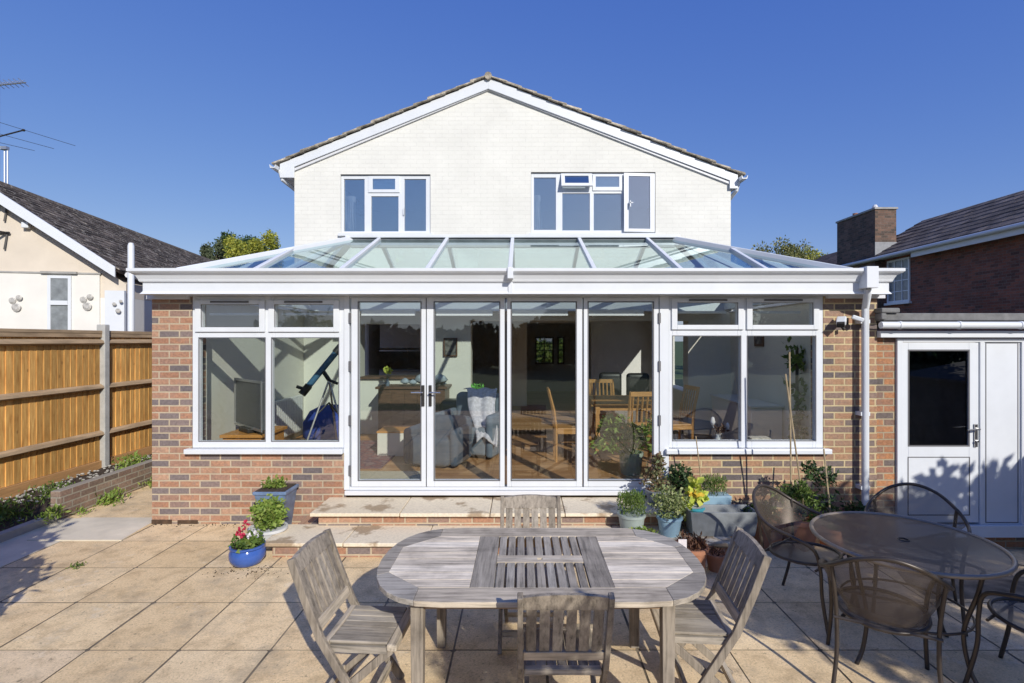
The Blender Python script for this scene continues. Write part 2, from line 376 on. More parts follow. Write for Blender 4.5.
# ------------------------------------------------------------------ mesh builder
class MB:
    def __init__(s): s.v = []; s.f = []; s.uv = {}
    def quad(s, *p, uv=None):
        i = len(s.v); s.v += [tuple(q) for q in p]; s.f.append(tuple(range(i, i + len(p))))
        if uv: s.uv[len(s.f) - 1] = uv
        return s
    def hexa(s, b, t):   # bottom 4 (ccw from above), top 4
        i = len(s.v); s.v += [tuple(q) for q in b] + [tuple(q) for q in t]
        s.f += [(i+3, i+2, i+1, i), (i+4, i+5, i+6, i+7)] + [(i+k, i+(k+1) % 4, i+4+(k+1) % 4, i+4+k) for k in range(4)]
        return s
    def box(s, x0, x1, y0, y1, z0, z1):
        return s.hexa([(x0,y0,z0),(x1,y0,z0),(x1,y1,z0),(x0,y1,z0)], [(x0,y0,z1),(x1,y0,z1),(x1,y1,z1),(x0,y1,z1)])
    def bar(s, a, b, w, h, up=(0,0,1)):
        a, b = Vector(a), Vector(b); d = (b - a).normalized(); u = Vector(up)
        sd = d.cross(u)
        if sd.length < 1e-4: sd = d.cross(Vector((0,1,0)))
        sd.normalize(); u = sd.cross(d).normalized()
        sd *= w / 2; u *= h / 2
        return s.hexa([a-sd-u, a+sd-u, b+sd-u, b-sd-u], [a-sd+u, a+sd+u, b+sd+u, b-sd+u])
    def tube(s, pts, r, n=8, cap=True, closed=False):
        pts = [Vector(p) for p in pts]; k = len(pts)
        rr = r if isinstance(r, (list, tuple)) else [r] * k
        i0 = len(s.v); prev = None
        for j, p in enumerate(pts):
            if closed: d = pts[(j+1) % k] - pts[j-1]
            else: d = pts[min(j+1, k-1)] - pts[max(j-1, 0)]
            d.normalize()
            if prev is None:
                a = Vector((0,0,1)) if abs(d.z) < .9 else Vector((1,0,0))
                n1 = d.cross(a).normalized()
            else:
                n1 = prev - d * prev.dot(d)
                if n1.length < 1e-5: n1 = d.cross(Vector((0,0,1)))
                n1.normalize()
            prev = n1; n2 = d.cross(n1)
            for q in range(n):
                t = 2 * math.pi * q / n
                s.v.append(tuple(p + (n1 * math.cos(t) + n2 * math.sin(t)) * rr[j]))
        for j in range(k if closed else k - 1):
            a = i0 + j * n; b = i0 + ((j + 1) % k) * n
            for q in range(n):
                s.f.append((a + q, a + (q+1) % n, b + (q+1) % n, b + q))
        if cap and not closed:
            s.f.append(tuple(i0 + q for q in reversed(range(n)))); s.f.append(tuple(i0 + (k-1) * n + q for q in range(n)))
        return s
    def lathe(s, prof, c=(0,0,0), n=24, sx=1, sy=1):
        i0 = len(s.v)
        for (r, z) in prof:
            for q in range(n):
                t = 2 * math.pi * q / n
                s.v.append((c[0] + r * math.cos(t) * sx, c[1] + r * math.sin(t) * sy, c[2] + z))
        for j in range(len(prof) - 1):
            for q in range(n):
                a = i0 + j * n; b = a + n
                s.f.append((a + q, a + (q+1) % n, b + (q+1) % n, b + q))
        s.f.append(tuple(i0 + q for q in reversed(range(n)))); k = i0 + (len(prof) - 1) * n
        s.f.append(tuple(k + q for q in range(n)))
        return s
    def prism(s, poly, z0, z1):   # poly of (x,y), ccw
        i = len(s.v); n = len(poly)
        s.v += [(p[0], p[1], z0) for p in poly] + [(p[0], p[1], z1) for p in poly]
        s.f += [tuple(i + k for k in reversed(range(n))), tuple(i + n + k for k in range(n))]
        s.f += [(i+k, i+(k+1) % n, i+n+(k+1) % n, i+n+k) for k in range(n)]
        return s
    def prism_y(s, poly, y0, y1):  # poly of (x,z), ccw seen from the camera (-y)
        i = len(s.v); n = len(poly)
        s.v += [(p[0], y0, p[1]) for p in poly] + [(p[0], y1, p[1]) for p in poly]
        s.f += [tuple(i + k for k in range(n)), tuple(i + n + k for k in reversed(range(n)))]
        s.f += [(i+(k+1) % n, i+k, i+n+k, i+n+(k+1) % n) for k in range(n)]
        return s
    def xform(s, Mx):
        s.v = [tuple(Mx @ Vector(p)) for p in s.v]; return s
    def merge(s, o):
        i = len(s.v); s.v += o.v; s.f += [tuple(i + k for k in f) for f in o.f]; return s
    def build(s, name, mat, parent=None, local=False, smooth=False, bevel=0, sub=0, loc=None):
        off = Vector((0,0,0))
        if parent is not None and not local:
            r = parent
            while r is not None: off += Vector(r.location); r = r.parent
        if loc is not None: off = Vector(loc)
        me = bpy.data.meshes.new(name)
        me.from_pydata([tuple(Vector(p) - off) for p in s.v], [], s.f)
        me.materials.append(M[mat] if isinstance(mat, str) else mat)
        if s.uv:
            ul = me.uv_layers.new(name='UVMap')
            for pi, poly in enumerate(me.polygons):
                u = s.uv.get(pi)
                if u:
                    for k, li in enumerate(poly.loop_indices): ul.data[li].uv = u[k]
        if smooth:
            for p in me.polygons: p.use_smooth = True
        me.update()
        o = bpy.data.objects.new(name, me); COL.objects.link(o)
        if loc is not None: o.location = loc
        if parent is not None: o.parent = parent
        if smooth and smooth != 'all':
            md = o.modifiers.new('split', 'EDGE_SPLIT'); md.split_angle = R(40)
        if bevel:
            md = o.modifiers.new('bevel', 'BEVEL'); md.width = bevel; md.segments = 2; md.limit_method = 'ANGLE'
        if sub:
            md = o.modifiers.new('sub', 'SUBSURF'); md.levels = sub; md.render_levels = sub
        return o
def tag(o, label=None, cat=None, group=None, kind=None):
    if label: o['label'] = label
    if cat: o['category'] = cat
    if group: o['group'] = group
    if kind: o['kind'] = kind
    return o
def thing(name, label, cat, loc=(0,0,0), rz=0, group=None):
    o = bpy.data.objects.new(name, None); COL.objects.link(o); o.location = loc; o.rotation_euler = (0,0,rz)
    o.empty_display_size = .1
    return tag(o, label, cat, group)
def copy_tree(o, loc=None, rz=None, label=None, parent=None):
    c = o.copy(); COL.objects.link(c); c.parent = parent
    if loc is not None: c.location = loc
    if rz is not None: c.rotation_euler = (0,0,rz)
    if label: c['label'] = label
    for ch in list(o.children): copy_tree(ch, parent=c)
    return c

# ------------------------------------------------------------------ foliage
def leaf_cloud(mb, pts, size, rng, aspect=.5, up=.35, curl=True):
    """one small folded leaf per point"""
    for p in pts:
        s_ = size * rng.uniform(.6, 1.35)
        d = Vector((rng.gauss(0,1), rng.gauss(0,1), rng.gauss(0,1) + up)).normalized()
        a = Vector((rng.gauss(0,1), rng.gauss(0,1), rng.gauss(0,1)))
        sd = d.cross(a)
        if sd.length < 1e-3: continue
        sd.normalize(); p = Vector(p)
        n = d.cross(sd)
        w = s_ * aspect * .5
        t = p + d * s_ - n * s_ * .15
        m1 = p + d * s_ * .45
        i = len(mb.v)
        mb.v += [tuple(p), tuple(m1 + sd * w - n * .12 * s_), tuple(t), tuple(m1 - sd * w - n * .12 * s_)]
        mb.f += [(i, i+1, i+2), (i, i+2, i+3)]
def blob_points(c, rad, n, rng, shell=.45, lumps=0, seed=0, gaps=0):
    P = []
    while len(P) < n:
        d = Vector((rng.gauss(0,1), rng.gauss(0,1), rng.gauss(0,1))).normalized()
        r = shell + (1 - shell) * rng.random() ** .6
        k = 1
        if lumps:
            nz = mnoise.noise(d * lumps + Vector((seed, seed * 1.7, 0)))
            k = 1 + .38 * nz
            if gaps and mnoise.noise(d * lumps * 2.1 + Vector((seed * 3, 5, seed))) > .5 - gaps: 
                if rng.random() < .8: continue
        P.append((c[0] + d.x * r * k * rad[0], c[1] + d.y * r * k * rad[1], c[2] + d.z * r * k * rad[2]))
    return P
def tree(name, label, base, crown_c, crown_r, leafmat, n=9000, size=.12, seed=1, trunk_r=.12, group=None, cat='tree', nclump=16, clump=.36, kind=None):
    rng = random.Random(seed)
    t = thing(name, label, cat, base, group=group)
    tr = MB(); b = Vector(base); c = Vector(crown_c)
    fork = b.lerp(c, .55)
    tr.tube([b, b.lerp(fork, .5) + Vector((.04, .03, 0)), fork, c + Vector((0,0,crown_r[2]*.5))], [trunk_r * 1.25, trunk_r, trunk_r * .8, trunk_r * .25], 9)
    cl = MB(); cents = []
    for k in range(nclump):
        d = Vector((rng.gauss(0,1), rng.gauss(0,1), rng.gauss(0,.8) + .15)).normalized() * rng.uniform(.45, .88)
        p = Vector((c.x + d.x * crown_r[0], c.y + d.y * crown_r[1], c.z + d.z * crown_r[2])); cents.append(p)
        mid = fork.lerp(p, .5) + Vector((rng.uniform(-.1,.1), rng.uniform(-.1,.1), .06))
        tr.tube([fork.lerp(c, rng.random() * .5), mid, p], [trunk_r * .45, trunk_r * .25, trunk_r * .08], 6)
    for p in cents:
        k = rng.uniform(.7, 1.3) * clump
        leaf_cloud(cl, blob_points(p, [q * k for q in crown_r], n // nclump, rng, .2, 2.2, rng.random() * 50), size, rng)
    tr.build('trunk', 'bark', t, smooth='all'); cl.build('crown', leafmat, t)
    return t

# ------------------------------------------------------------------ world / light / camera
w = bpy.data.worlds.new('World'); SC.world = w; w.use_nodes = True
wn = w.node_tree; bg = wn.nodes['Background']
sky = wn.nodes.new('ShaderNodeTexSky'); sky.sky_type = 'NISHITA'; sky.sun_disc = False
sdir = Vector((.436, -.90, .555)).normalized()      # towards the sun
elev = math.asin(sdir.z); azi = math.atan2(sdir.x, sdir.y)
sky.sun_elevation = elev; sky.sun_rotation = azi
sky.altitude = 60; sky.air_density = 1.0; sky.dust_density = .25; sky.ozone_density = 3.0
_sp = wn.nodes.new('ShaderNodeSeparateColor'); _cb = wn.nodes.new('ShaderNodeCombineColor'); wn.links.new(sky.outputs[0], _sp.inputs[0])
EXPO = .15; STR = .12
_ch = []
for _i, (_a, _g) in enumerate(((.66, 1.0), (.590, .781), (.749, .344))):   # colour balance of the clear sky
    _x = math_(wn.nodes, wn.links, 'MULTIPLY', _sp.outputs[_i], .1275)
    _x = math_(wn.nodes, wn.links, 'POWER', _x, _g)
    _ch.append(math_(wn.nodes, wn.links, 'MULTIPLY', _x, _a / (STR * 2 ** EXPO)))
_ch[0] = math_(wn.nodes, wn.links, 'MINIMUM', _ch[0], math_(wn.nodes, wn.links, 'MULTIPLY', _ch[1], .9))
for _i in range(3): wn.links.new(_ch[_i], _cb.inputs[_i])
wn.links.new(_cb.outputs[0], bg.inputs[0]); bg.inputs[1].default_value = STR
sl = bpy.data.lights.new('sun', 'SUN'); sl.energy = 4.0; sl.angle = R(.55); sl.color = (1, .95, .86)
so = bpy.data.objects.new('sun', sl); COL.objects.link(so)
so.rotation_euler = (-sdir).to_track_quat('-Z', 'Y').to_euler(); so.location = (6, -12, 9)
cam = bpy.data.cameras.new('camera'); cam.sensor_width = 36; cam.lens = 18
cam.shift_x = -10 / 1024; cam.shift_y = -1.5 / 1024; cam.clip_end = 2000; cam.clip_start = .05
co = bpy.data.objects.new('camera', cam); COL.objects.link(co); co.location = (0, 0, H); co.rotation_euler = (R(90), 0, 0)
SC.camera = co
SC.view_settings.view_transform = 'Standard'; SC.view_settings.look = 'None'
SC.view_settings.exposure = EXPO; SC.view_settings.gamma = 1
SC.cycles.use_denoising = True
SC.cycles.max_bounces = 9; SC.cycles.transparent_max_bounces = 32; SC.cycles.diffuse_bounces = 6; SC.cycles.glossy_bounces = 4
SC.cycles.caustics_reflective = False; SC.cycles.caustics_refractive = False
SC.cycles.sample_clamp_indirect = 6

# ------------------------------------------------------------------ ground
RAMP = lambda x, y: -.30 * max(0, min(1, (x - 3.2) / .7)) * max(0, min(1, (y - 4.3) / 1.15))
g = MB()
g.quad((-400,-400,-.45), (400,-400,-.45), (400,900,-.45), (-400,900,-.45))
tag(g.build('ground', 'grass'), kind='structure')
# lawn behind the camera
lw = MB(); lw.quad((-40,-45,-.04), (40,-45,-.04), (40,-3.5,-.04), (-40,-3.5,-.04)); tag(lw.build('lawn', 'grass'), kind='structure')
# mortar bed sheet
def grid_sheet(mb, x0, x1, y0, y1, dz, step=.3):
    nx = max(1, round((x1-x0)/step)); ny = max(1, round((y1-y0)/step)); i0 = len(mb.v)
    for j in range(ny+1):
        for i in range(nx+1):
            x = x0+(x1-x0)*i/nx; y = y0+(y1-y0)*j/ny
            mb.v.append((x, y, RAMP(x, y)+dz))
    for j in range(ny):
        for i in range(nx):
            a = i0+j*(nx+1)+i
            mb.f.append((a, a+1, a+nx+2, a+nx+1))
pb = MB(); grid_sheet(pb, -12, 12, -3.5, 9.0, -.0042)
tag(pb.build('patio_bed', simple('joint_mortar', (.26, .21, .15), .95, .9, 3.5, .5, 80, dirt=.6)), kind='structure')
ps = MB(); rng = random.Random(3)
X0 = -3.43 - .597 * 2; pitch = .597
ybounds = [5.144 + .603 * k for k in range(-14, 2)]
for i in range(0, 22):
    for y0 in ybounds:
        x0 = X0 + i * pitch; x1 = x0 + pitch; y1 = y0 + .603
        if y0 > 5.5 and x0 > -4.1 and x1 < 3.6: continue
        ga = rng.uniform(.0035, .0065)
        a, b_, c_, d_ = x0 + ga*rng.uniform(.9,1.9), x1 - ga*rng.uniform(.9,1.9), y0 + ga*.8, y1 - ga*.8
        dz = [rng.uniform(-.001, .001) for _ in range(4)]
        ch = .0022
        def zz(x, y, k): return RAMP(x, y) + dz[k]
        T = [(a, c_, zz(a,c_,0)), (b_, c_, zz(b_,c_,1)), (b_, d_, zz(b_,d_,2)), (a, d_, zz(a,d_,3))]
        # slightly chipped corners
        q = [rng.uniform(.004, .02) for _ in range(4)]
        (ax, ay, az), (bx, by, bz), (cx, cy, cz), (dx, dy, dz_) = T
        k = len(ps.v)
        ps.v += [(ax+q[0], ay, az), (bx-q[1], by, bz), (bx, by+q[1], bz), (cx, cy-q[2], cz), (cx-q[2], cy, cz), (dx+q[3], dy, dz_), (dx, dy-q[3], dz_), (ax, ay+q[0], az)]
        ps.f.append(tuple(k + w_ for w_ in range(8)))
tag(ps.build('patio', 'slab'), kind='structure')
# side path of grey concrete at the left and the pale repair patch by the brick pier
cp = MB(); cp.box(-5.2, X0 - .012, 1.0, 5.80, -.05, .002); tag(cp.build('path', 'concrete_light'), kind='structure')
cp = MB(); cp.hexa([(-4.98,5.15,-.02),(-4.03,5.15,-.02),(-4.10,5.80,-.02),(-4.98,5.80,-.02)], [(-4.98,5.15,.010),(-4.03,5.15,.010),(-4.10,5.80,.010),(-4.98,5.80,.010)])
tag(cp.build('concrete_patch', 'concrete_light'), 'pale concrete repair patch in the paving by the left brick pier', 'paving patch')
cp = MB(); cp.box(-5.19, -4.09, 5.81, 12, -.05, .0); tag(cp.build('side_path', 'slab'), kind='structure')
# soil bed by the fence
sb = MB(); rng = random.Random(5)
nx, ny = 10, 70; i0 = 0
for j in range(ny+1):
    for i in range(nx+1):
        x = -6.55 + 1.28 * i / nx; y = 3.5 + 9 * j / ny
        rise = .16 if y > 5.75 else .04
        z = .02 + rise * i / nx + .05 * mnoise.noise(Vector((x*3, y*3, 0))) + .03 * mnoise.noise(Vector((x*11, y*11, 4)))
        if i == nx: z = max(z, .0)
        sb.v.append((x, y, z))
for j in range(ny):
    for i in range(nx):
        a = j*(nx+1)+i; sb.f.append((a, a+1, a+nx+2, a+nx+1))
tag(sb.build('soil_bed', 'soil', smooth='all'), kind='structure')
ws = MB()
for k in range(520):
    y = rng.uniform(4.6, 8.6); x = rng.uniform(-6.45, -5.35)
    if y < 5.9 and rng.random() < .7: continue
    r = rng.uniform(.008, .024)
    z = .05 + (.16 if y > 5.75 else .04) * (x + 6.55) / 1.28 + .004
    ws.lathe([(r*.5, -r*.5), (r, 0), (r*.6, r*.5)], (x, y, z), 6, rng.uniform(.8, 1.3), 1)
tag(ws.build('gravel', 'stone_white'), 'scattered white stones on the soil bed below the fence', 'gravel', kind='stuff')

# low brick wall
lwl = MB(); lwl.box(-5.30, -5.19, 5.75, 13, 0, .32)
tag(lwl.build('low_garden_wall', 'brick_old', loc=(-5.25, 5.75, 0), bevel=.008), 'low weathered brick wall edging the bed beside the wooden fence', 'garden wall')
kb = MB(); kb.box(-5.28, -5.19, 1.5, 5.74, -.02, .085)
tag(kb.build('edging_kerb', 'concrete', loc=(-5.23, 3, 0), bevel=.01), 'plain concrete edging kerb in front of the soil bed', 'kerb')

# weeds along wall
def tuft(name, label, cat, c, r, h, n, size, mat, seed, group=None):
    rng = random.Random(seed); m = MB()
    leaf_cloud(m, [(c[0] + rng.gauss(0, r*.5), c[1] + rng.gauss(0, r*.5), c[2] + rng.random() ** 1.6 * h) for _ in range(n)], size, rng, .35, 1.2)
    o = m.build(name, mat, loc=c); tag(o, label, cat, group)
    return o
wg = 'weeds along the low wall'
tuft('weed_clump', 'bright green weed clump at the foot of the low wall, nearest the pale patch', 'weeds', (-5.10, 6.35, 0), .16, .13, 260, .055, 'leaf_bright', 1, wg)
tuft('weed_clump', 'bright green weed clump at the foot of the low wall, nearest the brick pier', 'weeds', (-5.10, 7.15, 0), .2, .10, 260, .055, 'leaf_bright', 2, wg)
tuft('weed_clump', 'small weed at the near end of the low brick wall', 'weeds', (-5.16, 5.62, .05), .08, .12, 120, .06, 'leaf_bright', 3, wg)
tuft('weed_clump', 'green tuft growing behind the low wall next to the concrete fence post', 'weeds', (-5.55, 7.3, .18), .2, .18, 260, .07, 'leaf_bright', 4, wg)
tuft('weed_clump', 'dark leafy weeds in the shaded soil at the front of the bed', 'weeds', (-5.75, 5.5, .05), .45, .16, 900, .06, 'leaf_mid', 5, wg)
tuft('weed_clump', 'thin weeds scattered over white stones below the fence panel', 'weeds', (-5.6, 6.1, .14), .22, .16, 300, .05, 'leaf_mid', 6, wg)
tuft('weed_clump', 'tiny weeds in the path edge between low wall and pale patch', 'weeds', (-5.12, 5.95, 0), .10, .05, 80, .035, 'leaf_bright', 8, wg)

tuft('joint_weed', 'tiny weed in a paving joint left of the blue bowl', 'weeds', (PX(78,4.553), 4.553, 0), .05, .025, 60, .028, 'leaf_mid', 41)
tuft('joint_weed', 'small green weed on the slabs below the table between the chairs', 'weeds', (PX(552,3.14), 3.14, 0), .03, .05, 36, .035, 'leaf_bright', 42)
_db = MB(); _r = random.Random(17)
for _k in range(130):
    _x, _y = _r.gauss(PX(252,4.5), .16), _r.gauss(4.47, .07)
    if (_x - PX(247.5, 4.62)) ** 2 + (_y - 4.62) ** 2 < .012: continue
    _q = _r.uniform(.002, .007); _db.lathe([(_q*.6, 0), (_q, _q*.4), (_q*.4, _q*.9)], (_x, _y, .001), 5, _r.uniform(.7,1.5), 1)
for _k in range(300):
    _x, _y = _r.uniform(-4.0, 3.2), YF - .01 - abs(_r.gauss(0, .045))
    if -2.45 < _x < 2.0: continue
    _q = _r.uniform(.003, .010); _db.lathe([(_q*.6, 0), (_q, _q*.4), (_q*.4, _q*.9)], (_x, _y, .001), 5, _r.uniform(.7,1.5), 1)
tag(_db.build('soil_crumbs', 'soil'), 'crumbs of soil and dead leaf scattered on the slabs by the pots and walls', 'debris', kind='stuff')
# ------------------------------------------------------------------ fence
FX = -6.5
posts = [4.24, 6.09, 7.94, 9.79, 11.64]
lab = {7.94: 'concrete fence post between the two visible timber panels', 4.24: 'nearest concrete fence post, well left of the picture edge', 6.09: 'concrete fence post just outside the left picture edge', 9.79: 'first concrete fence post hidden beyond the brick pier', 11.64: 'furthest concrete fence post at the end of the fence'}
for y in posts:
    p = MB(); p.box(FX - .06, FX + .07, y - .05, y + .05, -.1, 2.26)
    p2 = p.build('fence_post', 'post_concrete', loc=(FX, y, 0), bevel=.012)
    tag(p2, lab[y], 'fence post', 'concrete fence posts')
for k, y in enumerate(posts[:-1]):
    y0, y1 = y + .05, posts[k+1] - .05
    lb = ['near timber fence panel outside the left picture edge', 'long timber fence panel left of the concrete post', 'timber fence panel right of the concrete post, running behind the pier', 'furthest timber fence panel hidden behind the conservatory'][k]
    t = thing('timber_fence', lb, 'fence', (FX, (y0+y1)/2, 0), group='timber fence panels')
    b = MB(); n = 17; wd = (y1-y0)/n; rg = random.Random(k)
    for i in range(n):
        a = y0 + i * wd; o1 = rg.uniform(0, .004)
        b.hexa([(FX-.015, a, .17), (FX+.002-o1, a, .17), (FX-.006-o1, a+wd+.01, .17), (FX-.02, a+wd+.01, .17)],
               [(FX-.015, a, 2.12), (FX+.002-o1, a, 2.12), (FX-.006-o1, a+wd+.01, 2.12), (FX-.02, a+wd+.01, 2.12)])
    b.build('board_panel', 'fence', t)
    for z in (.585, 1.30, 1.99):
        r = MB(); r.prism([(0,0),(1,0),(1,1),(0,1)], 0, 1); r = MB()
        r.hexa([(FX+.003,y0,z-.045),(FX+.07,y0,z-.02),(FX+.07,y1,z-.02),(FX+.003,y1,z-.045)], [(FX+.003,y0,z+.045),(FX+.055,y0,z+.02),(FX+.055,y1,z+.02),(FX+.003,y1,z+.045)])
        r.build('rail', 'fence_rail', t, bevel=.004)
    r = MB(); r.box(FX-.03, FX+.035, y0, y1, 2.12, 2.165); r.box(FX + .005, FX + .03, y0, y1, 2.06, 2.118); r.build('capping', 'fence_rail', t, bevel=.004)
    r = MB(); r.box(FX-.015, FX+.025, y0, y1, -.02, .165); r.build('gravel_board', 'gravel_board', t, bevel=.004)

# ------------------------------------------------------------------ main house
YH = 9.0
def hx(px): return PX(px, YH)
def hz(py): return PZ(py, YH)
house = thing('two_storey_house', 'white painted brick house with gable roof behind the glass conservatory', 'house', (-.2, 12.5, 0))
HL, HR = -4.0, 3.67; AX = -.588
# front wall with openings (boxes between openings)
def wall_with_holes(mb, x0, x1, z0, z1, y0, y1, holes):
    xs = sorted(set([x0, x1] + [h[0] for h in holes] + [h[1] for h in holes]))
    for a, b in zip(xs[:-1], xs[1:]):
        hs = sorted([(h[2], h[3]) for h in holes if h[0] <= a + 1e-6 and h[1] >= b - 1e-6])
        z = z0
        for (h0, h1) in hs:
            if h0 > z + 1e-6: mb.box(a, b, y0, y1, z, h0)
            z = h1
        if z < z1 - 1e-6: mb.box(a, b, y0, y1, z, z1)
W1 = (hx(340.5), hx(430.4), hz(233.5), hz(174.5))
W2 = (hx(531), hx(655.5), hz(233.5), hz(172.3))
wl = MB()
zlow = 2.62; zev = 4.80
def rake(x):
    return 6.60 - (AX - x) * .413 if x < AX else 6.60 - (x - AX) * .388
_xs = sorted([HL, HR, AX, W1[0], W1[1], W2[0], W2[1]])
for a, b in zip(_xs[:-1], _xs[1:]):
    W_ = [w_ for w_ in (W1, W2) if w_[0] <= a + 1e-6 and w_[1] >= b - 1e-6]
    zb_ = zlow
    if W_: wl.box(a, b, YH, YH + .28, zlow, W_[0][2]); zb_ = W_[0][3]
    wl.prism_y([(a, zb_), (b, zb_), (b, rake(b) - .07), (a, rake(a) - .07)], YH, YH + .28)
# gable triangle
zL = 6.60 - .30; 
def rake(x):  # top of bargeboard at y=8.85
    return 6.60 - (AX - x) * .413 if x < AX else 6.60 - (x - AX) * .388
# side and back upper walls
for xx0, xx1, tp in ((HL, HL + .28, 4.85), (HR - .28, HR, 4.78)):
    wl.box(xx0, xx1, YH + .281, 9.9, -.3, tp); wl.box(xx0, xx1, 12.3, 16.5, -.3, tp); wl.box(xx0, xx1, 9.9, 12.3, -.3, .95); wl.box(xx0, xx1, 9.9, 12.3, 2.6, tp)  # unseen side openings added to let daylight into the dim room
wl.build('wall', 'white_brick', house)
# ground-floor rear wall (now the inside wall of the conservatory), plastered
zi = .37
gl = MB()
hatch = (hx(360), hx(433), 1.34, 2.30); wide = (-.90, 2.92, zi, 2.36)
wall_with_holes(gl, HL + .0, HR, zi - .4, zlow, YH + .0, YH + .28, [hatch, wide])
gl.build('plastered_wall', 'plaster', house)
bk = MB(); bwins = [(.42, 1.02, 1.25, 2.12), (1.14, 1.36, 1.25, 2.12)]
wall_with_holes(bk, HL, HR, -.3, 6.4, 16.5, 16.75, bwins + [(-3, -1.6, 3.9, 5), (1.0, 2.6, 3.9, 5)]); bk.build('front_wall', 'plaster_dim', house)
fl = MB()
for (a, b_, c_, d_) in bwins:
    fl.box(a, a+.05, 16.45, 16.52, c_, d_); fl.box(b_-.05, b_, 16.45, 16.52, c_, d_); fl.box(a+.05, b_-.05, 16.45, 16.52, c_, c_+.05); fl.box(a+.05, b_-.05, 16.45, 16.52, d_-.05, d_)
    for k in (1, 2, 3): zq = c_ + (d_-c_)*k/4; fl.box(a+.05, b_-.05, 16.46, 16.51, zq-.012, zq+.012)
fl.box(.70, .73, 16.455, 16.515, 1.3, 2.07)
fl.build('street_window_frame', 'dark_wood', house)
gpn = MB(); gpn.box(.47, .97, 16.53, 16.536, 1.3, 2.07); gpn.box(1.19, 1.31, 16.53, 16.536, 1.3, 2.07); gpn.build('street_window_pane', 'glass_dark2', house)
ce = MB(); ce.box(HL + .28, HR - .28, YH + .28, 16.5, 2.72, 2.98); ce.build('ceiling', 'ceiling', house)
pt = MB()
for xx0, xx1 in ((HL + .29, HL + .31), (HR - .31, HR - .29)):
    pt.box(xx0, xx1, YH + .28, 9.9, zi, 2.72); pt.box(xx0, xx1, 12.3, 16.5, zi, 2.72); pt.box(xx0, xx1, 9.9, 12.3, zi, .95); pt.box(xx0, xx1, 9.9, 12.3, 2.6, 2.72)  # lining keeps the added daylight openings clear
pt.box(-1.6, -1.45, YH + .28, 12.6, zi, 2.72); pt.box(-.25, .12, 12.8, 12.92, zi, 2.72); pt.box(1.75, 3.38, 13.0, 13.12, zi, 2.72); pt.box(.12, 1.75, 13.0, 13.12, 2.45, 2.72)
pt.build('partition', 'plaster_dim', house)
up = MB(); up.box(HL+.29, HR-.29, 12.6, 12.7, 2.98, 5.2); up.box(HL+.28, HR-.28, YH+.28, 12.7, 5.2, 5.3)
up.build('upstairs_partition', simple('upstairs_wall', (.62, .70, .78), .9, .05, 2), house)
# roof: bargeboards, verge tiles, gutters
bb = MB(); y0, y1 = 8.94, 8.965
LX, RX = -4.23, 3.77
dL, dR = .135, .135
bb.prism_y([(LX, rake(LX)), (LX, rake(LX) - .24), (-3.98, rake(LX) - .24), (-3.98, rake(-3.98) - .155), (AX, 6.60 - .19), (AX, 6.60)], y0, y1)
bb.prism_y([(AX, 6.60), (AX, 6.60 - .19), (3.63, rake(3.63) - .155), (3.63, rake(RX) - .24), (RX, rake(RX) - .24), (RX, rake(RX))], y0, y1)
bb.build('bargeboard', 'upvc', house, bevel=.004)
sf = MB()
sf.prism_y([(AX, 6.44), (AX, 6.40), (HR-.02, rake(HR) - .20), (HR-.02, rake(HR) - .16)], 8.966, 9.0)
sf.prism_y([(AX, 6.44), (HL+.02, rake(HL) - .16), (HL+.02, rake(HL) - .20), (AX, 6.40)], 8.966, 9.0)
sf.box(LX, HL, 8.966, 16.6, rake(LX)-.23, rake(LX)-.20); sf.box(HR, RX, 8.966, 16.6, rake(RX)-.23, rake(RX)-.20)
sf.box(LX, LX+.03, 8.966, 16.6, rake(LX)-.20, rake(LX)-.01); sf.box(RX-.03, RX, 8.966, 16.6, rake(RX)-.20, rake(RX)-.01)
sf.build('soffit', 'upvc_grey', house)
rf = MB(); rng = random.Random(11)
for sgn, sl_, end in ((-1, .413, LX - .05), (1, .388, RX + .05)):
    length = abs(end - AX); n = int(length / .26); 
    for k in range(n + 1):
        xa = k * length / (n + 1) ; xb = (k + 1) * length / (n + 1) + .07
        za = 6.60 + .012 - xa * sl_ ; zb = 6.60 + .012 + .020 - xb * sl_
        nseg = 12
        yy = 8.89 + rng.uniform(-.012, .012)
        th = .022 + rng.uniform(0, .010)
        p0 = (AX + sgn * xa, za); p1 = (AX + sgn * xb, zb)
        q = [(p0[0], p0[1]), (p1[0], p1[1]), (p1[0], p1[1] + th), (p0[0], p0[1] + th * .6)]
        if sgn < 0: q = q[::-1]
        rf.prism_y(q, yy, 16.9)
        # the bedding tiles of the verge, rough and lichen covered
        q2 = [(p0[0], p0[1] + th*.6), (p1[0], p1[1] + th * .95), (p1[0], p1[1] + th + rng.uniform(.008, .026)), (p0[0], p0[1] + th + rng.uniform(.0, .02))]
        if sgn < 0: q2 = q2[::-1]
        rf.prism_y(q2, yy + .02 + rng.uniform(0, .02), 16.8)
rf.tube([(AX, 8.885, 6.615), (AX, 17, 6.615)], .065, 8)
rf.build('roof', 'tile_verge', house)
gt = MB()
for X, z, sg in ((LX - .06, rake(LX) - .06, -1), (RX + .06, rake(RX) - .06, 1)):
    gt.prism_y([(X-.055, z), (X-.04, z-.055), (X+.04, z-.055), (X+.055, z), (X + .045, z), (X + .03, z - .04), (X - .03, z - .04), (X - .045, z)][::1], 8.80, 16.7)
gt.build('gutter', 'upvc', house)
dp = MB(); dp.tube([(LX-.02, 8.98, rake(LX)-.1), (LX+.02, 8.99, rake(LX)-.26), (HL-.06, 9.35, rake(LX)-.40), (HL-.06, 9.8, rake(LX)-.55), (HL-.06, 9.85, .2)], .034, 10)
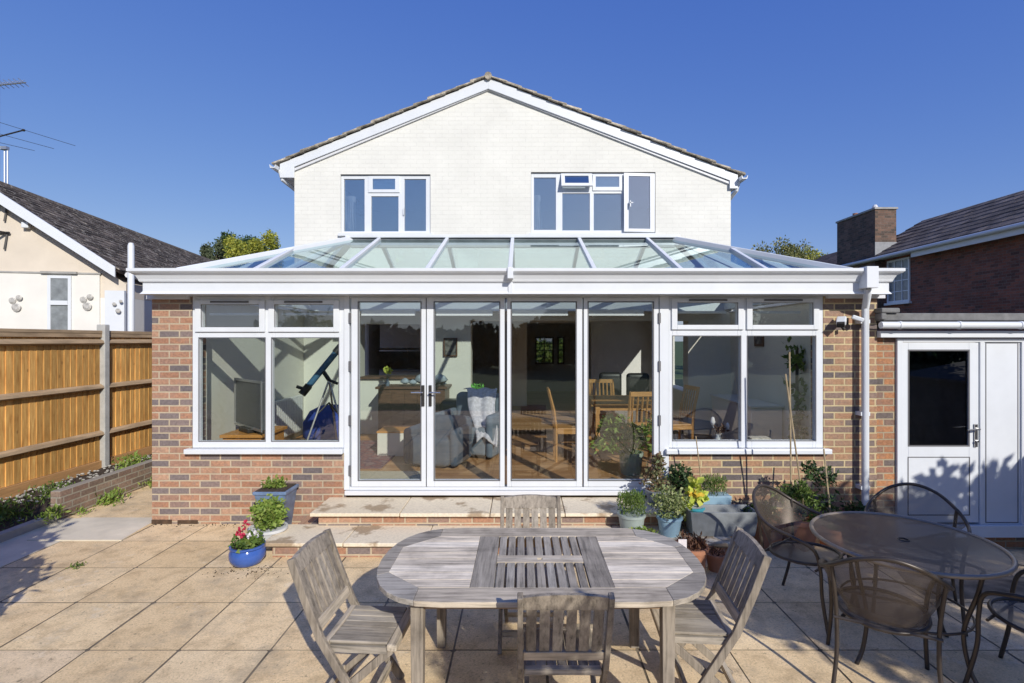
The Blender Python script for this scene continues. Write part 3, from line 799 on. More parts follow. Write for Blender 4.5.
dp.tube([(RX+.03, 8.98, rake(RX)-.1), (RX, 8.99, rake(RX)-.26), (HR+.06, 9.35, rake(RX)-.40), (HR+.06, 9.8, rake(RX)-.55), (HR+.06, 9.85, .2)], .034, 10)
dp.build('downpipe', 'upvc', house, smooth=True)

# windows of the house ------------------------------------------------------
def frame_rect(mb, x0, x1, z0, z1, w_, y0, y1):
    """rectangular ring, members butt end to end"""
    mb.box(x0, x0+w_, y0, y1, z0, z1); mb.box(x1-w_, x1, y0, y1, z0, z1)
    mb.box(x0+w_, x1-w_, y0, y1, z0, z0+w_); mb.box(x0+w_, x1-w_, y0, y1, z1-w_, z1)
def ring(mb, ox0, ox1, oz0, oz1, ix0, ix1, iz0, iz1, y0, y1):
    mb.box(ox0, ix0, y0, y1, oz0, oz1); mb.box(ix1, ox1, y0, y1, oz0, oz1)
    mb.box(ix0, ix1, y0, y1, oz0, iz0); mb.box(ix0, ix1, y0, y1, iz1, oz1)
def upper_window(W, lights, label):
    x0, x1, z0, z1 = W
    fr = MB(); hs = [l[:4] for l in lights]
    wall_with_holes(fr, x0+.004, x1-.004, z0, z1-.004, YH + .03, YH + .10, hs)
    o = fr.build('window', 'upvc', house, bevel=.003); o['label'] = label
    sl_ = MB(); sl_.box(x0-.03, x1+.05, YH-.05, YH+.029, z0-.05, z0-.002); sl_.build('sill', 'upvc', o, bevel=.004)
    gp = MB()
    for l in lights:
        if len(l) > 4: continue
        gp.box(l[0], l[1], YH+.055, YH+.06, l[2], l[3])
        # bead line
    gp.build('pane', 'glass_upper', o)
    rv = MB(); rv.box(x0, x1, YH+.0, YH+.028, z1-.004+.001, z1+.004); rv.build('shadow_line', 'shadow_gasket', o)
    return o
def hh_(a, b, c, d): return (hx(a), hx(b), hz(d), hz(c))
w1 = upper_window(W1, [hh_(343.4,364,178.5,231), hh_(372.3,395,178.5,189.2), hh_(370.7,398,195.8,231), hh_(404,425.6,178.5,230.6)], 'three-light upstairs window, small vent over its middle light')
w2 = upper_window(W2, [hh_(534,556,177,229.5), hh_(562.5,590,176,184) + ('open',), hh_(562.5,590,192.8,230), hh_(596,619.3,176.2,186.6), hh_(594,621.8,193,230), hh_(627,652,176,229.5) + ('open',)], 'wide four-light upstairs window with an open vent and open casement')
# sash rings standing proud (openers)
def sash(parent, a, b, c, d, ia, ib, ic, id_, y0, y1, name='sash', tilt=None):
    s_ = MB(); s_.box(0,0,0,0,0,0); s_ = MB()
    ring(s_, hx(a), hx(b), hz(d), hz(c), hx(ia), hx(ib), hz(id_), hz(ic), y0, y1)
    g_ = MB(); g_.box(hx(ia), hx(ib), (y0+y1)/2-.003, (y0+y1)/2+.003, hz(id_), hz(ic))
    if tilt:
        Mx = tilt
        s_.xform(Mx); g_.xform(Mx)
    s_.build(name, 'upvc', parent, bevel=.003); g_.build('pane', 'glass_upper', parent)
sash(w1, 368, 399.5, 175.8, 192.2, 372.4, 394.9, 178.6, 189.1, YH+.012, YH+.029)
Tv = Matrix.Translation((0, YH+.02, hz(173.5))) @ Matrix.Rotation(R(-24), 4, 'X') @ Matrix.Translation((0, -YH-.02, -hz(173.5)))
sash(w2, 561, 592, 173.6, 189, 564.7, 588.3, 176.5, 185.6, YH+.005, YH+.035, tilt=Tv)
sash(w2, 592.8, 622.3, 174, 190.4, 595.9, 619.3, 176.3, 186.6, YH+.012, YH+.029)
Tc = Matrix.Translation((hx(655), YH+.02, 0)) @ Matrix.Rotation(R(4), 4, 'Z') @ Matrix.Translation((-hx(655), -YH-.02, 0))
sash(w2, 623.5, 654.8, 173.4, 232, 628.2, 650, 176.4, 228.8, YH+.002, YH+.035, tilt=Tc)
hd = MB(); hd.box(hx(403), hx(404), YH-.0, YH+.03, hz(215), hz(208)); hd.build('handle', 'upvc', w1)
hd = MB(); hd.box(hx(629), hx(632), YH-.1, YH-.08, hz(204.5), hz(203.5)); hd.box(hx(628.8), hx(629.8), YH-.1, YH-.07, hz(208), hz(202)); hd.build('handle', 'upvc', w2)
def curtain(par, xa, xb, z0, z1):
    m = MB(); n = 14
    for k in range(n):
        a = xa + (xb-xa)*k/n; b_ = xa + (xb-xa)*(k+1)/n
        ya = YH + .2 + .03*math.sin(k*2.1); yb = YH + .2 + .03*math.sin((k+1)*2.1)
        m.hexa([(a,ya,z0),(b_,yb,z0),(b_,yb+.01,z0),(a,ya+.01,z0)], [(a*.98+xa*.02,ya,z1),(b_*.6+xa*.4,yb,z1),(b_*.6+xa*.4,yb+.01,z1),(a*.98+xa*.02,ya+.01,z1)])
    m.build('curtain', 'curtain', par, smooth='all')
curtain(w1, hx(341), hx(352.5), hz(232), hz(193)); curtain(w2, hx(532), hx(542), hz(232), hz(192))

# ------------------------------------------------------------------ conservatory
cons = thing('conservatory', 'white framed glass roofed conservatory with brick piers and folding doors', 'conservatory', (-.07, YF, 0))
CLx, CRx = fx(152), fx(877)
WLx = (fx(192), fx(344)); WRx = (fx(669), fx(823.4)); DX = (fx(345.5), fx(668))
ztop = fz(296)
bw = MB()
bw.box(CLx, WLx[0], YF, YF+.25, -.02, 2.50)
bw.box(CLx, CLx+.22, YF+.25, YH, -.1, 2.50)
bw.box(WLx[0], WLx[1] + .02, YF, YF+.25, -.02, fz(452))      # dwarf wall under left window
bw.build('brick_wall', 'brick', cons); bw = MB()
bw.box(WRx[0], WRx[1], YF, YF+.25, -.02, fz(452))
bw.box(WRx[1], CRx, YF, YF+.25, -.4, 2.50)                 # right pier
bw.box(CRx-.22, CRx, YF+.25, YH, -.4, 2.50)
bw.build('brick_wall', 'brick_right', cons)
ip = MB(); ip.box(CLx+.221, CLx+.235, YF+.26, YH-.001, zi, 2.6); ip.box(CRx-.235, CRx-.221, YF+.26, YH-.001, zi, 2.6)
ip.box(CLx+.236, WLx[0]+.0, YF+.251, YF+.265, zi, 2.5); ip.box(WRx[1], CRx-.236, YF+.251, YF+.265, zi, 2.5)
ip.box(WLx[0], WLx[1]+.02, YF+.251, YF+.265, zi, fz(452)); ip.box(WRx[0], WRx[1], YF+.251, YF+.265, zi, fz(452))
ip.build('inner_plaster', 'plaster', cons)
# damp-stained brick at the pier foot
dm = MB(); dm.box(CLx+.002, fx(172), YF-.012, YF-.001, 0, .045); dm.box(fx(178), fx(198), YF-.010, YF-.001, 0, .04)
dm.build('plinth_stain', simple('damp_mortar', (.10, .06, .035), .95, .3, 20, .6, 60), cons)
fl = MB(); fl.box(CLx+.2, CRx-.2, YF+.1, 16.5, zi-.12, zi); tag(fl.build('floor', 'floor'), kind='structure')
# step / sill under doors
ds = MB(); ds.box(DX[0], fx(664), YF-.035, YF+.16, fz(494.5), fz(490.2)); 
ds.build('door_threshold', 'upvc_grey', cons, bevel=.004)
# head trim
ht = MB(); ht.box(WLx[0]-.02, WRx[1]+.02, YF-.03, YF+.12, ztop+.002, 2.535); ht.box(CLx-.02, WLx[0]-.022, YF-.06, YF-.001, 2.465, 2.505); ht.box(WRx[1]+.022, CRx+.05, YF-.06, YF-.001, 2.475, 2.51)
ht.build('head_trim', 'upvc_grey', cons)
# posts between windows and doors
po = MB(); po.box(fx(344.4), fx(349.6), YF-.015, YF+.12, fz(489.6), ztop); po.box(fx(659.5), fx(668.6), YF-.015, YF+.12, fz(489.6), ztop); po.box(fx(349.6)+.001, fx(659.5)-.001, YF+.0, YF+.1, fz(298.2), ztop)
po.box(fx(349.6)+.001, fx(659.5)-.001, YF-.01, YF+.1, fz(489.8), fz(487))
po.build('door_frame', 'upvc', cons, bevel=.003)

def cons_window(name_label, X0_, X1_, lower, vents, sill, cut):
    zt, zb = ztop, fz(448)
    fr = MB()
    holes = [(fx(a), fx(b), fz(d), fz(c)) for (a, b, c, d) in lower + vents]
    wall_with_holes(fr, X0_+.002, X1_-.002, zb, zt, YF+.005, YF+.075, holes)
    o = fr.build('window', 'upvc', cons, bevel=.004); o['label'] = name_label
    gp = MB()
    for h in holes: gp.box(h[0], h[1], YF+.035, YF+.041, h[2], h[3])
    gp.build('pane', 'glass', o)
    sl_ = MB(); sl_.box(fx(sill[0]), fx(sill[1]), YF-.07, YF+.004, fz(453), fz(448.2)); sl_.build('sill', 'upvc', o, bevel=.006)
    ii = MB(); ii.box(X0_+.02, X1_-.02, YF+.076, YF+.32, fz(452), fz(449)); ii.build('inner_sill', 'upvc', o, bevel=.004)
    gk = MB()
    for h in holes:
        ring(gk, h[0]-.006, h[1]+.006, h[2]-.006, h[3]+.006, h[0]+.003, h[1]-.003, h[2]+.003, h[3]-.003, YF+.0025, YF+.0045)
    gk.build('gasket', 'shadow_gasket', o)
    for (a, b, c, d) in vents:
        s_ = MB(); ring(s_, fx(a-5.6), fx(b+5.6), fz(d+4.6), fz(c-4.2), fx(a), fx(b), fz(d), fz(c), YF-.018, YF+.002)
        s_.build('sash', 'upvc', o, bevel=.004)
        tv = MB(); m_ = (a+b)/2; tv.box(fx(m_-19), fx(m_+19), YF-.028, YF-.019, fz(c-1.6), fz(c-3.2)); tv.build('trickle_vent', 'shadow_gasket', o)
    for k, (a, b, c, d) in enumerate(vents):
        bl = MB(); off = 3 if X0_ < 0 else -8
        bl.box(fx(max(a-1, a+off)), fx(min(b + 1, b+off)), YF+.09, YF+.13, fz(c+10.5), fz(c+8)); bl.build('reflection_bar', 'upvc', o, bevel=.004)  # white bar built to stand in for a reflection at the pane head
    return o
cons_window('left conservatory window with two small top vents', WLx[0], WLx[1], [(198.7,265,337.8,441.3),(271.4,338.6,337.8,441.3)], [(201.3,259.7,304.4,327.3),(274.6,333.8,304.4,327.3)], (187.5,344.2), 0)
cons_window('right conservatory window with two small top vents', WRx[0], WRx[1], [(672.7,741,336,440.8),(747.5,816,336,440.8)], [(677,737.8,302.6,325),(752,813,302.6,325)], (664.8,828.7), 0)

leaves = [((351.5, 426), (358.8, 421)), ((426.8, 504.6), (434.5, 499.6)), ((507, 582.2), (511.4, 576)), ((583.6, 658.4), (588.2, 653))]
dlab = ['leftmost glazed folding door leaf', 'second folding door leaf from the left', 'third folding door leaf from the left', 'rightmost folding door leaf']
for k, ((a, b), (c, d)) in enumerate(leaves):
    zt, zb = fz(297.8), fz(486.6); gt_, gb = fz(302.2), fz(480)
    yo = YF - .012
    m = MB(); ring(m, fx(a), fx(b), zb, zt, fx(c), fx(d), gb, gt_, yo, yo+.065)
    o = m.build('door_leaf', 'upvc', cons, bevel=.005); o['label'] = dlab[k]
    g_ = MB(); g_.box(fx(c), fx(d), yo+.03, yo+.037, gb, gt_); g_.build('pane', 'glass', o)
    gk = MB(); ring(gk, fx(c)-.008, fx(d)+.008, gb-.008, gt_+.008, fx(c)+.004, fx(d)-.004, gb+.004, gt_-.004, yo-.003, yo-.001); gk.build('gasket', 'shadow_gasket', o)
    bl = MB(); bl.box(fx(c+.5), fx(d-7.5), yo+.075, yo+.12, fz(315.5), fz(309.5)); bl.build('reflection_bar', 'upvc', o, bevel=.004)  # bar imitates the pale reflection across the top of the door glass
    hg = MB()
    hxp = {0: fx(350.6), 1: fx(505.6), 2: fx(505.9), 3: fx(659)}[k]
    for yy in (318, 366, 420, 470):
        if k in (1, 2) : continue
        hg.box(hxp-.012, hxp+.012, yo-.02, yo-.002, fz(yy+5), fz(yy-5))
    if hg.v: hg.build('hinge', 'shadow_gasket', o)
    if k in (0, 1):
        xx = fx(423.4 if k == 0 else 430.6); sg = -1 if k == 0 else 1
        h_ = MB(); h_.box(xx-.016, xx+.016, yo-.016, yo-.004, fz(406), fz(385)); h_.build('handle_plate', 'black_metal', o, bevel=.004)
        h_ = MB(); h_.tube([(xx, yo-.016, fz(392)), (xx, yo-.06, fz(392)), (xx+sg*.12, yo-.065, fz(392))], .009, 8); h_.build('handle', 'chrome', o, smooth=True)
gs = MB()
for xx in (426.4, 505.8, 582.9): gs.box(fx(xx)-.004, fx(xx)+.004, YF-.006, YF+.0, fz(486), fz(298))
gs.build('door_gap', 'dark_gap', cons)
# cornice / gutter fascia swept round three sides
prof = [(.23, 2.505), (-.02+.0, 2.505), (-.0, 2.535), (.0, 2.625), (-.018, 2.63), (-.025, 2.64), (-.03, 2.66), (-.05, 2.70), (-.085, 2.72), (-.10, 2.735), (-.10, 2.765), (-.085, 2.765), (-.07, 2.72), (.05, 2.70), (.23, 2.70)]
# offset along outward normal: 'd' negative = outwards; fascia face at Y=5.40
path = [(-4.00, 8.99), (-4.00, 5.40), (3.87, 5.40), (3.87, 8.99)]
cn = MB(); nrm_ = [(-1, 0), (-1, -1), (1, -1), (1, 0)]; n = len(prof)
for (px_, py_), (ax, ay) in zip(path, nrm_):
    for (d, z) in prof: cn.v.append((px_ + ax * -d, py_ + ay * -d, z))
for k in range(3):
    for q in range(n):
        a = k*n + q; b_ = k*n + (q+1) % n
        cn.f.append((a, b_, b_ + n, a + n))
cn.build('cornice', 'upvc', cons)
jt = MB(); jt.box(fx(511)-.03, fx(511)+.03, 5.275, 5.40, 2.655, 2.772); jt.box(fx(511)-.025, fx(511)+.025, 5.385, 5.399, 2.50, 2.655); jt.build('fascia_joint', 'upvc', cons, bevel=.006)
# hopper and downpipe
hp = MB(); hp.box(PX(863,5.33), PX(875,5.33), 5.27, 5.42, PZ(288,5.3), PZ(266.5,5.3)); hp.build('hopper', 'upvc', cons, bevel=.006)
xp = PX(866.5, 5.52); dp = MB(); dp.tube([(PX(867.5,5.38), 5.38, 2.56), (PX(867.5,5.40), 5.40, 2.50), (xp, 5.54, 2.36), (xp, 5.54, .12)], .036, 14)
for z in (2.2, 1.2, .4): dp.box(xp-.05, xp+.05, 5.535, 5.629, z, z+.04)
dp.build('downpipe', 'upvc', cons, smooth=True)
# --- glass roof
ZE, ZR = 2.72, 3.365; Y0, YR, Y1 = 5.42, 6.95, 8.48
LXe, RXe = -3.66, 3.50; LR, RR = -2.32, 2.07
def onfront(x, t): return (x, Y0 + (YR-Y0)*t, ZE + (ZR-ZE)*t)
def hipx(t, s): return (LXe + (LR-LXe)*t) if s < 0 else (RXe + (RR-RXe)*t)
bars = [-2.84, -1.925, -1.01, -.128, .771, 1.69, 2.60]
gr = MB(); up = .015
def tri(*P): gr.quad(*[(p[0], p[1], p[2] + up) for p in P])
F = MB()
for (P) in ([(LXe,Y0,ZE), (RXe,Y0,ZE), (RR,YR,ZR), (LR,YR,ZR)], [(RXe,Y1,ZE), (LXe,Y1,ZE), (LR,YR,ZR), (RR,YR,ZR)], [(LXe,Y1,ZE), (LXe,Y0,ZE), (LR,YR,ZR)], [(RXe,Y0,ZE), (RXe,Y1,ZE), (RR,YR,ZR)]):
    gr.quad(*[(p[0], p[1], p[2] + .024) for p in P])
gr.build('roof_glass', 'glass_roof', cons)
def rbar(p, q, w_=.048, h_=.07, name='glazing_bar'):
    m = MB(); m.bar((p[0], p[1], p[2]+.02), (q[0], q[1], q[2]+.02), w_, h_)
    m.build(name, 'upvc', cons, bevel=.008)
for x in bars:
    for s_, yy in ((1, Y0), (-1, Y1)):
        if x < LR: t = (x - LXe) / (LR - LXe)
        elif x > RR: t = (x - RXe) / (RR - RXe)
        else: t = 1
        rbar((x, yy, ZE), (x, yy + (YR - yy) * t, ZE + (ZR - ZE) * t))
for (c, r_) in (((LXe, Y0), LR), ((LXe, Y1), LR), ((RXe, Y0), RR), ((RXe, Y1), RR)):
    rbar((c[0], c[1], ZE), (r_, YR, ZR), .10, .085, 'hip_bar')
for xe, xr in ((LXe, LR), (RXe, RR)):
    for yy in (6.2, 6.95, 7.7):
        t = 1 - abs(yy - YR) / (YR - Y0)
        rbar((xe, yy, ZE), (xe + (xr - xe) * t, yy, ZE + (ZR - ZE) * t))
rg = MB(); rg.box(LR-.06, RR+.06, YR-.07, YR+.07, ZR+.03, ZR+.075); rg.build('ridge_cap', 'upvc', cons, bevel=.01)
rg = MB(); rg.box(LR, RR, YR-.035, YR+.035, ZR-.09, ZR+.029); rg.build('ridge_beam', 'lead', cons)  # dark grey colour stands for the shading under the ridge cap
# eaves beam and back gutter
eb = MB(); eb.box(LXe-.02, RXe+.02, Y0+.06, Y0+.20, 2.54, 2.698); eb.box(LXe+.02, LXe+.16, Y0+.201, Y1, 2.52, 2.699); eb.box(RXe-.16, RXe-.02, Y0+.201, Y1, 2.52, 2.699); eb.box(LXe-.02, RXe+.02, Y1+.001, YH-.002, 2.50, ZE+.04)
eb.build('eaves_beam', 'upvc', cons)
fa = MB(); fa.box(HL+.1, HR-.1, YH-.012, YH-.001, 2.77, 2.95); fa.build('flashing', 'lead', cons)

# ------------------------------------------------------------------ steps
st = thing('garden_steps', 'two pale sandstone steps with brick risers below the glass doors', 'steps', (-.2, 5.1, 0))
rs = MB(); rs.box(-2.32, 1.93, 4.76, 5.60, 0, .115); rs.box(-2.05, 1.66, 5.16, YF-.001, .151, .255); rs.build('riser', 'brick', st)
tr = MB(); rng = random.Random(9)
x = -2.40
while x < 1.95:
    w_ = rng.choice([.62, .75, .9]); x2 = min(x + w_, 1.98)
    if 1.98 - x2 < .25: x2 = 1.98
    tr.box(x+.004, x2-.004, 4.71, 5.20, .1155 + rng.uniform(0,.003), .15); x = x2
x = -2.12
while x < 1.7:
    w_ = rng.choice([.62, .75, .9]); x2 = min(x + w_, 1.72)
    if 1.72 - x2 < .25: x2 = 1.72
    tr.box(x+.004, x2-.004, 5.10, YF-.002, .256 + rng.uniform(0,.003), .293); x = x2
tr.build('tread', 'sandstone', st, bevel=.006)

# ------------------------------------------------------------------ garage / utility wall on the right
gar = thing('utility_room', 'flat roofed brick lean-to with a white side door right of the conservatory', 'outbuilding', (5.2, YF, -.3))
gw = MB(); gw.box(CRx+.001, fx(897.4), YF+.03, YF+.25, -.4, fz(338)); gw.box(fx(897.4), 7.5, YF+.03, YF+.25, -.4, fz(536.7)); gw.build('wall', 'brick_orange', gar)
gw = MB(); gw.box(CRx+.01, 7.5, YF+.26, 10, -.4, 2.02); gw.build('inner_block', 'plaster_dark', gar)
rf = MB(); rf.box(CRx-.02, 7.6, YF-.08, 10, fz(321), fz(313.5)); rf.build('roof', 'felt', gar, bevel=.01)
rf = MB(); rf.box(CRx-.03, CRx+.17, YF-.12, YF+.2, fz(313.4), fz(308.5)); rf.box(CRx-.03, CRx+.03, YF-.115, YF-.0, fz(320), fz(313.5)); rf.build('roof_edge_lump', 'felt', gar, bevel=.015)
fc = MB(); fc.box(CRx-.0, 7.6, YF-.06, YF+.029, fz(337.5), fz(331)); fc.build('fascia', 'upvc', gar, bevel=.004)
gu = MB(); gu.tube([(CRx-.05, YF-.13, fz(325.5)), (7.6, YF-.13, fz(325.5))], .038, 12)
for px_ in (891, 949, 1009): gu.tube([(fx(px_)-.012, YF-.13, fz(325.5)), (fx(px_)+.012, YF-.13, fz(325.5))], .044, 12)
gu.build('gutter', 'upvc', gar, smooth=True)
dr = MB()
zT, zB = fz(338.5), fz(536.7)
ya = YF + .0
dr.box(fx(897.4)+.001, fx(903), ya, ya+.07, zB+.13, zT); dr.box(fx(903)+.001, 7.4, ya, ya+.07, fz(342), zT)
dr.box(fx(980.3), fx(985), ya, ya+.07, zB+.13, fz(342)-.001)
dr.box(fx(1022), fx(1030), ya, ya+.07, zB+.13, fz(342)-.001)
dr.box(fx(897.4)+.001, 7.4, ya-.03, ya+.07, zB, zB+.129)
dr.build('door_frame', 'upvc', gar, bevel=.004)
dl = MB()
ring(dl, fx(903.5), fx(979.5), fz(523), fz(342.6), fx(909.3), fx(970), fz(446), fz(350.3), ya+.012, ya+.06)
do = dl.build('door', 'upvc', gar, bevel=.004)
gp = MB(); gp.box(fx(909.3), fx(970), ya+.03, ya+.036, fz(446), fz(350.3)); gp.build('pane', 'glass_dark', do)
gp = MB(); ring(gp, fx(908.6), fx(970.7), fz(446.8), fz(349.5), fx(910), fx(969.3), fz(445.3), fz(351), ya+.0095, ya+.0115)
ring(gp, fx(908.4), fx(970.8), fz(515.8), fz(457), fx(909.3), fx(969.9), fz(514.9), fz(457.9), ya+.0095, ya+.0115); gp.build('gasket', 'shadow_gasket', do)
hd = MB(); hd.box(fx(974.5), fx(977.5), ya-.006, ya+.011, fz(447), fz(424)); hd.build('handle_plate', 'chrome', do, bevel=.003)
hd = MB(); hd.tube([(fx(976), ya-.006, fz(428.5)), (fx(976), ya-.05, fz(428.5)), (fx(963), ya-.055, fz(429.5))], .009, 8); hd.tube([(fx(976), ya-.008, fz(441)), (fx(976), ya-.03, fz(441))], .012, 8); hd.build('handle', 'chrome', do, smooth=True)
pn = MB(); pn.box(fx(985)+.001, fx(1022)-.001, ya+.02, ya+.06, zB+.13, fz(342)-.001); pn.box(fx(1030)+.001, 7.3, ya+.02, ya+.06, zB+.13, fz(342)-.001)
pn.build('side_panel', 'upvc', gar, bevel=.003)
pn = MB(); ring(pn, fx(987), fx(1020), fz(523.5), fz(342.6), fx(987.8), fx(1019.2), fz(522.7), fz(343.4), ya+.017, ya+.0195); pn.build('panel_groove', 'shadow_gasket', gar)
dk = MB(); dk.box(fx(905), 7.0, YF+.30, YF+.31, -.2, 2.0); 
# ------------------------------------------------------------------ security light
sl_t = thing('security_light', 'small white floodlight with sensor fixed high on the right brick pier', 'light fitting', (fx(840), YF, fz(322)))
m = MB(); m.box(fx(837), fx(846), YF-.05, YF-.001, fz(325), fz(318)); m.build('bracket', 'black_metal', sl_t, bevel=.005)
m = MB(); m.bar((fx(833.5), YF-.13, fz(324)), (fx(838.5), YF-.06, fz(318.5)), .09, .06); m.bar((fx(846), YF-.10, fz(317)), (fx(855), YF-.14, fz(321)), .05, .045); m.build('lamp_head', 'upvc', sl_t, bevel=.01)
m = MB(); m.bar((fx(831.7), YF-.155, fz(326)), (fx(833.6), YF-.131, fz(324)), .07, .045); m.tube([(fx(839), YF-.06, fz(327)), (fx(840), YF-.08, fz(330))], .018, 10); m.build('sensor', 'black_metal', sl_t)

# ------------------------------------------------------------------ teak furniture
def rr_outline(a, b, cx, n=14):
    """long table outline: straight sides, elliptical-chamfer ends. half length a, half width b, straight to x=cx"""
    P = []
    for sg in (1, -1):
        for k in range(n + 1):
            t = -math.pi/2 + math.pi * k / n
            ex = (a - cx) * (abs(math.cos(t)) ** .80); ey = b * (1 if t > 0 else -1) * abs(math.sin(t)) ** .92
            P.append((sg * (cx + ex), sg * ey))
    return P
def clip(poly, nx_, ny_, d):  # keep nx*x+ny*y <= d
    outp = []
    for i in range(len(poly)):
        p, q = poly[i], poly[(i+1) % len(poly)]
        fp = nx_*p[0]+ny_*p[1]-d; fq = nx_*q[0]+ny_*q[1]-d
        if fp <= 0: outp.append(p)
        if (fp < 0 < fq) or (fq < 0 < fp):
            t = fp/(fp-fq); outp.append((p[0]+(q[0]-p[0])*t, p[1]+(q[1]-p[1])*t))
    return outp
TC = (.105, 2.995, 0)
tt = thing('garden_table', 'large weathered grey teak table with rounded ends and slatted centre', 'table', TC, 0)
A_, B_ = .925, .495
outl = rr_outline(A_, B_, .50)
zt0, zt1 = .712, .74
# light plank leaves (planks along x), inside an inner outline
inner = [(-.84, -.17), (-.64, -.345), (.64, -.345), (.84, -.17), (.84, .17), (.64, .345), (-.64, .345), (-.84, .17)]
npk = 8
for sg in (1, -1):
    pk = MB()
    for k in range(npk):
        a = -.345 + .69*k/npk; b_ = -.345 + .69*(k+1)/npk
        pl = clip(clip(inner, 0, 1, b_ - .0012), 0, -1, -a - .0012)
        pl = clip(pl, -1*sg, 0, -.377) if True else pl
        if len(pl) > 2: pk.prism(pl, zt0, zt1 + .0005*((k % 3)-1))
    pk.build('end_leaf', 'teak_leaf', tt, local=True, bevel=.0015)
for sg in (1, -1):   # front and back rails
    rm = MB()
    pl = clip(clip(clip(outl, 0, -sg, -.347), 1, 0, .639), -1, 0, .639)
    rm.prism(pl, zt0, zt1)
    rm.build('side_rail', 'teak_x', tt, local=True, bevel=.002)
for sx in (1, -1):
    rm = MB()
    # outer ends, split in mitred segments
    for (n0, n1) in (((-.64,.345),(-.84,.17)), ((-.84,.17),(-.84,-.17)), ((-.84,-.17),(-.64,-.345))):
        pl = list(outl)
        # wedge between rays through inner corner points
        if sx > 0: n0, n1 = (-n0[0], -n0[1]), (-n1[0], -n1[1])
        def ray(p):  # outward direction at inner corner
            return (p[0] * .4, p[1] * 1.2) if abs(p[0]) > .7 else (0.0001*p[0], p[1])
        # keep outside of edge n0-n1
        ex, ey = n1[0]-n0[0], n1[1]-n0[1]
        nx_, ny_ = ey, -ex
        cc = nx_*n0[0]+ny_*n0[1]
        if cc < 0: nx_, ny_, cc = -nx_, -ny_, -cc
        ln = math.hypot(nx_, ny_)
        pl = clip(pl, -nx_/ln, -ny_/ln, -(cc/ln) - .001)
        for p, other in ((n0, n1), (n1, n0)):
            dx, dy = ray(p); a1, a2 = -dy, dx
            s0 = a1*(other[0]-p[0]) + a2*(other[1]-p[1])
            if s0 > 0: a1, a2 = -a1, -a2
            l2 = math.hypot(a1, a2)
            pl = clip(pl, a1/l2, a2/l2, (a1*p[0]+a2*p[1])/l2 - .0008)
        if len(pl) > 2:
            area = sum(pl[i][0]*pl[(i+1) % len(pl)][1]-pl[(i+1) % len(pl)][0]*pl[i][1] for i in range(len(pl)))
            if area < 0: pl = pl[::-1]
            rm.prism(pl, zt0, zt1)
    rm.build('curved_rim', 'teak_rim', tt, local=True, bevel=.002)
for q0, q1 in ((-.375, -.252), (.252, .375)):
    cpn = MB(); cpn.box(q0, q1, -.345, .345, zt0, zt1)
    cpn.build('panel_stile', 'teak_y', tt, local=True, bevel=.002)
cs = MB(); ns = 9; sw = .50/ns
for k in range(ns):
    a = -.25 + k*sw + .006; b_ = a + sw - .013
    cs.box(a, b_, -.345, -.047, zt0, zt1-.001); cs.box(a, b_, .047, .345, zt0, zt1-.001)
cs.build('slat_panel', 'teak_y', tt, local=True, bevel=.002)
cb = MB(); cb.box(-.25, .25, -.045, -.012, zt0, zt1+.001); cb.box(-.25, .25, .012, .045, zt0, zt1+.001); cb.box(-.25, -.015, -.012, .012, zt0, zt1+.001); cb.box(.015, .25, -.012, .012, zt0, zt1+.001)
cb.build('crossbar', 'teak_x', tt, local=True)
for sx in (-1, 1):
    for sy in (-1, 1):
        lg = MB(); cx, cy = sx*.635, sy*.385; lg.hexa([(cx-.028,cy-.028,0),(cx+.028,cy-.028,0),(cx+.028,cy+.028,0),(cx-.028,cy+.028,0)], [(cx-.033,cy-.033,.711),(cx+.033,cy-.033,.711),(cx+.033,cy+.033,.711),(cx-.033,cy+.033,.711)])
        lg.build('leg', 'teak_z', tt, local=True, bevel=.004)
ap = MB(); ap.box(-.60, .60, -.397, -.372, .655, .711); ap.box(-.60, .60, .372, .397, .655, .711); ap.box(-.647, -.622, -.35, .35, .655, .711); ap.box(.622, .647, -.35, .35, .655, .711)
ap.build('apron', simple('warm_teak', (.42, .28, .17), .8, .2, 5, stretch=(1.5, 20, 20)), tt, local=True, bevel=.002)

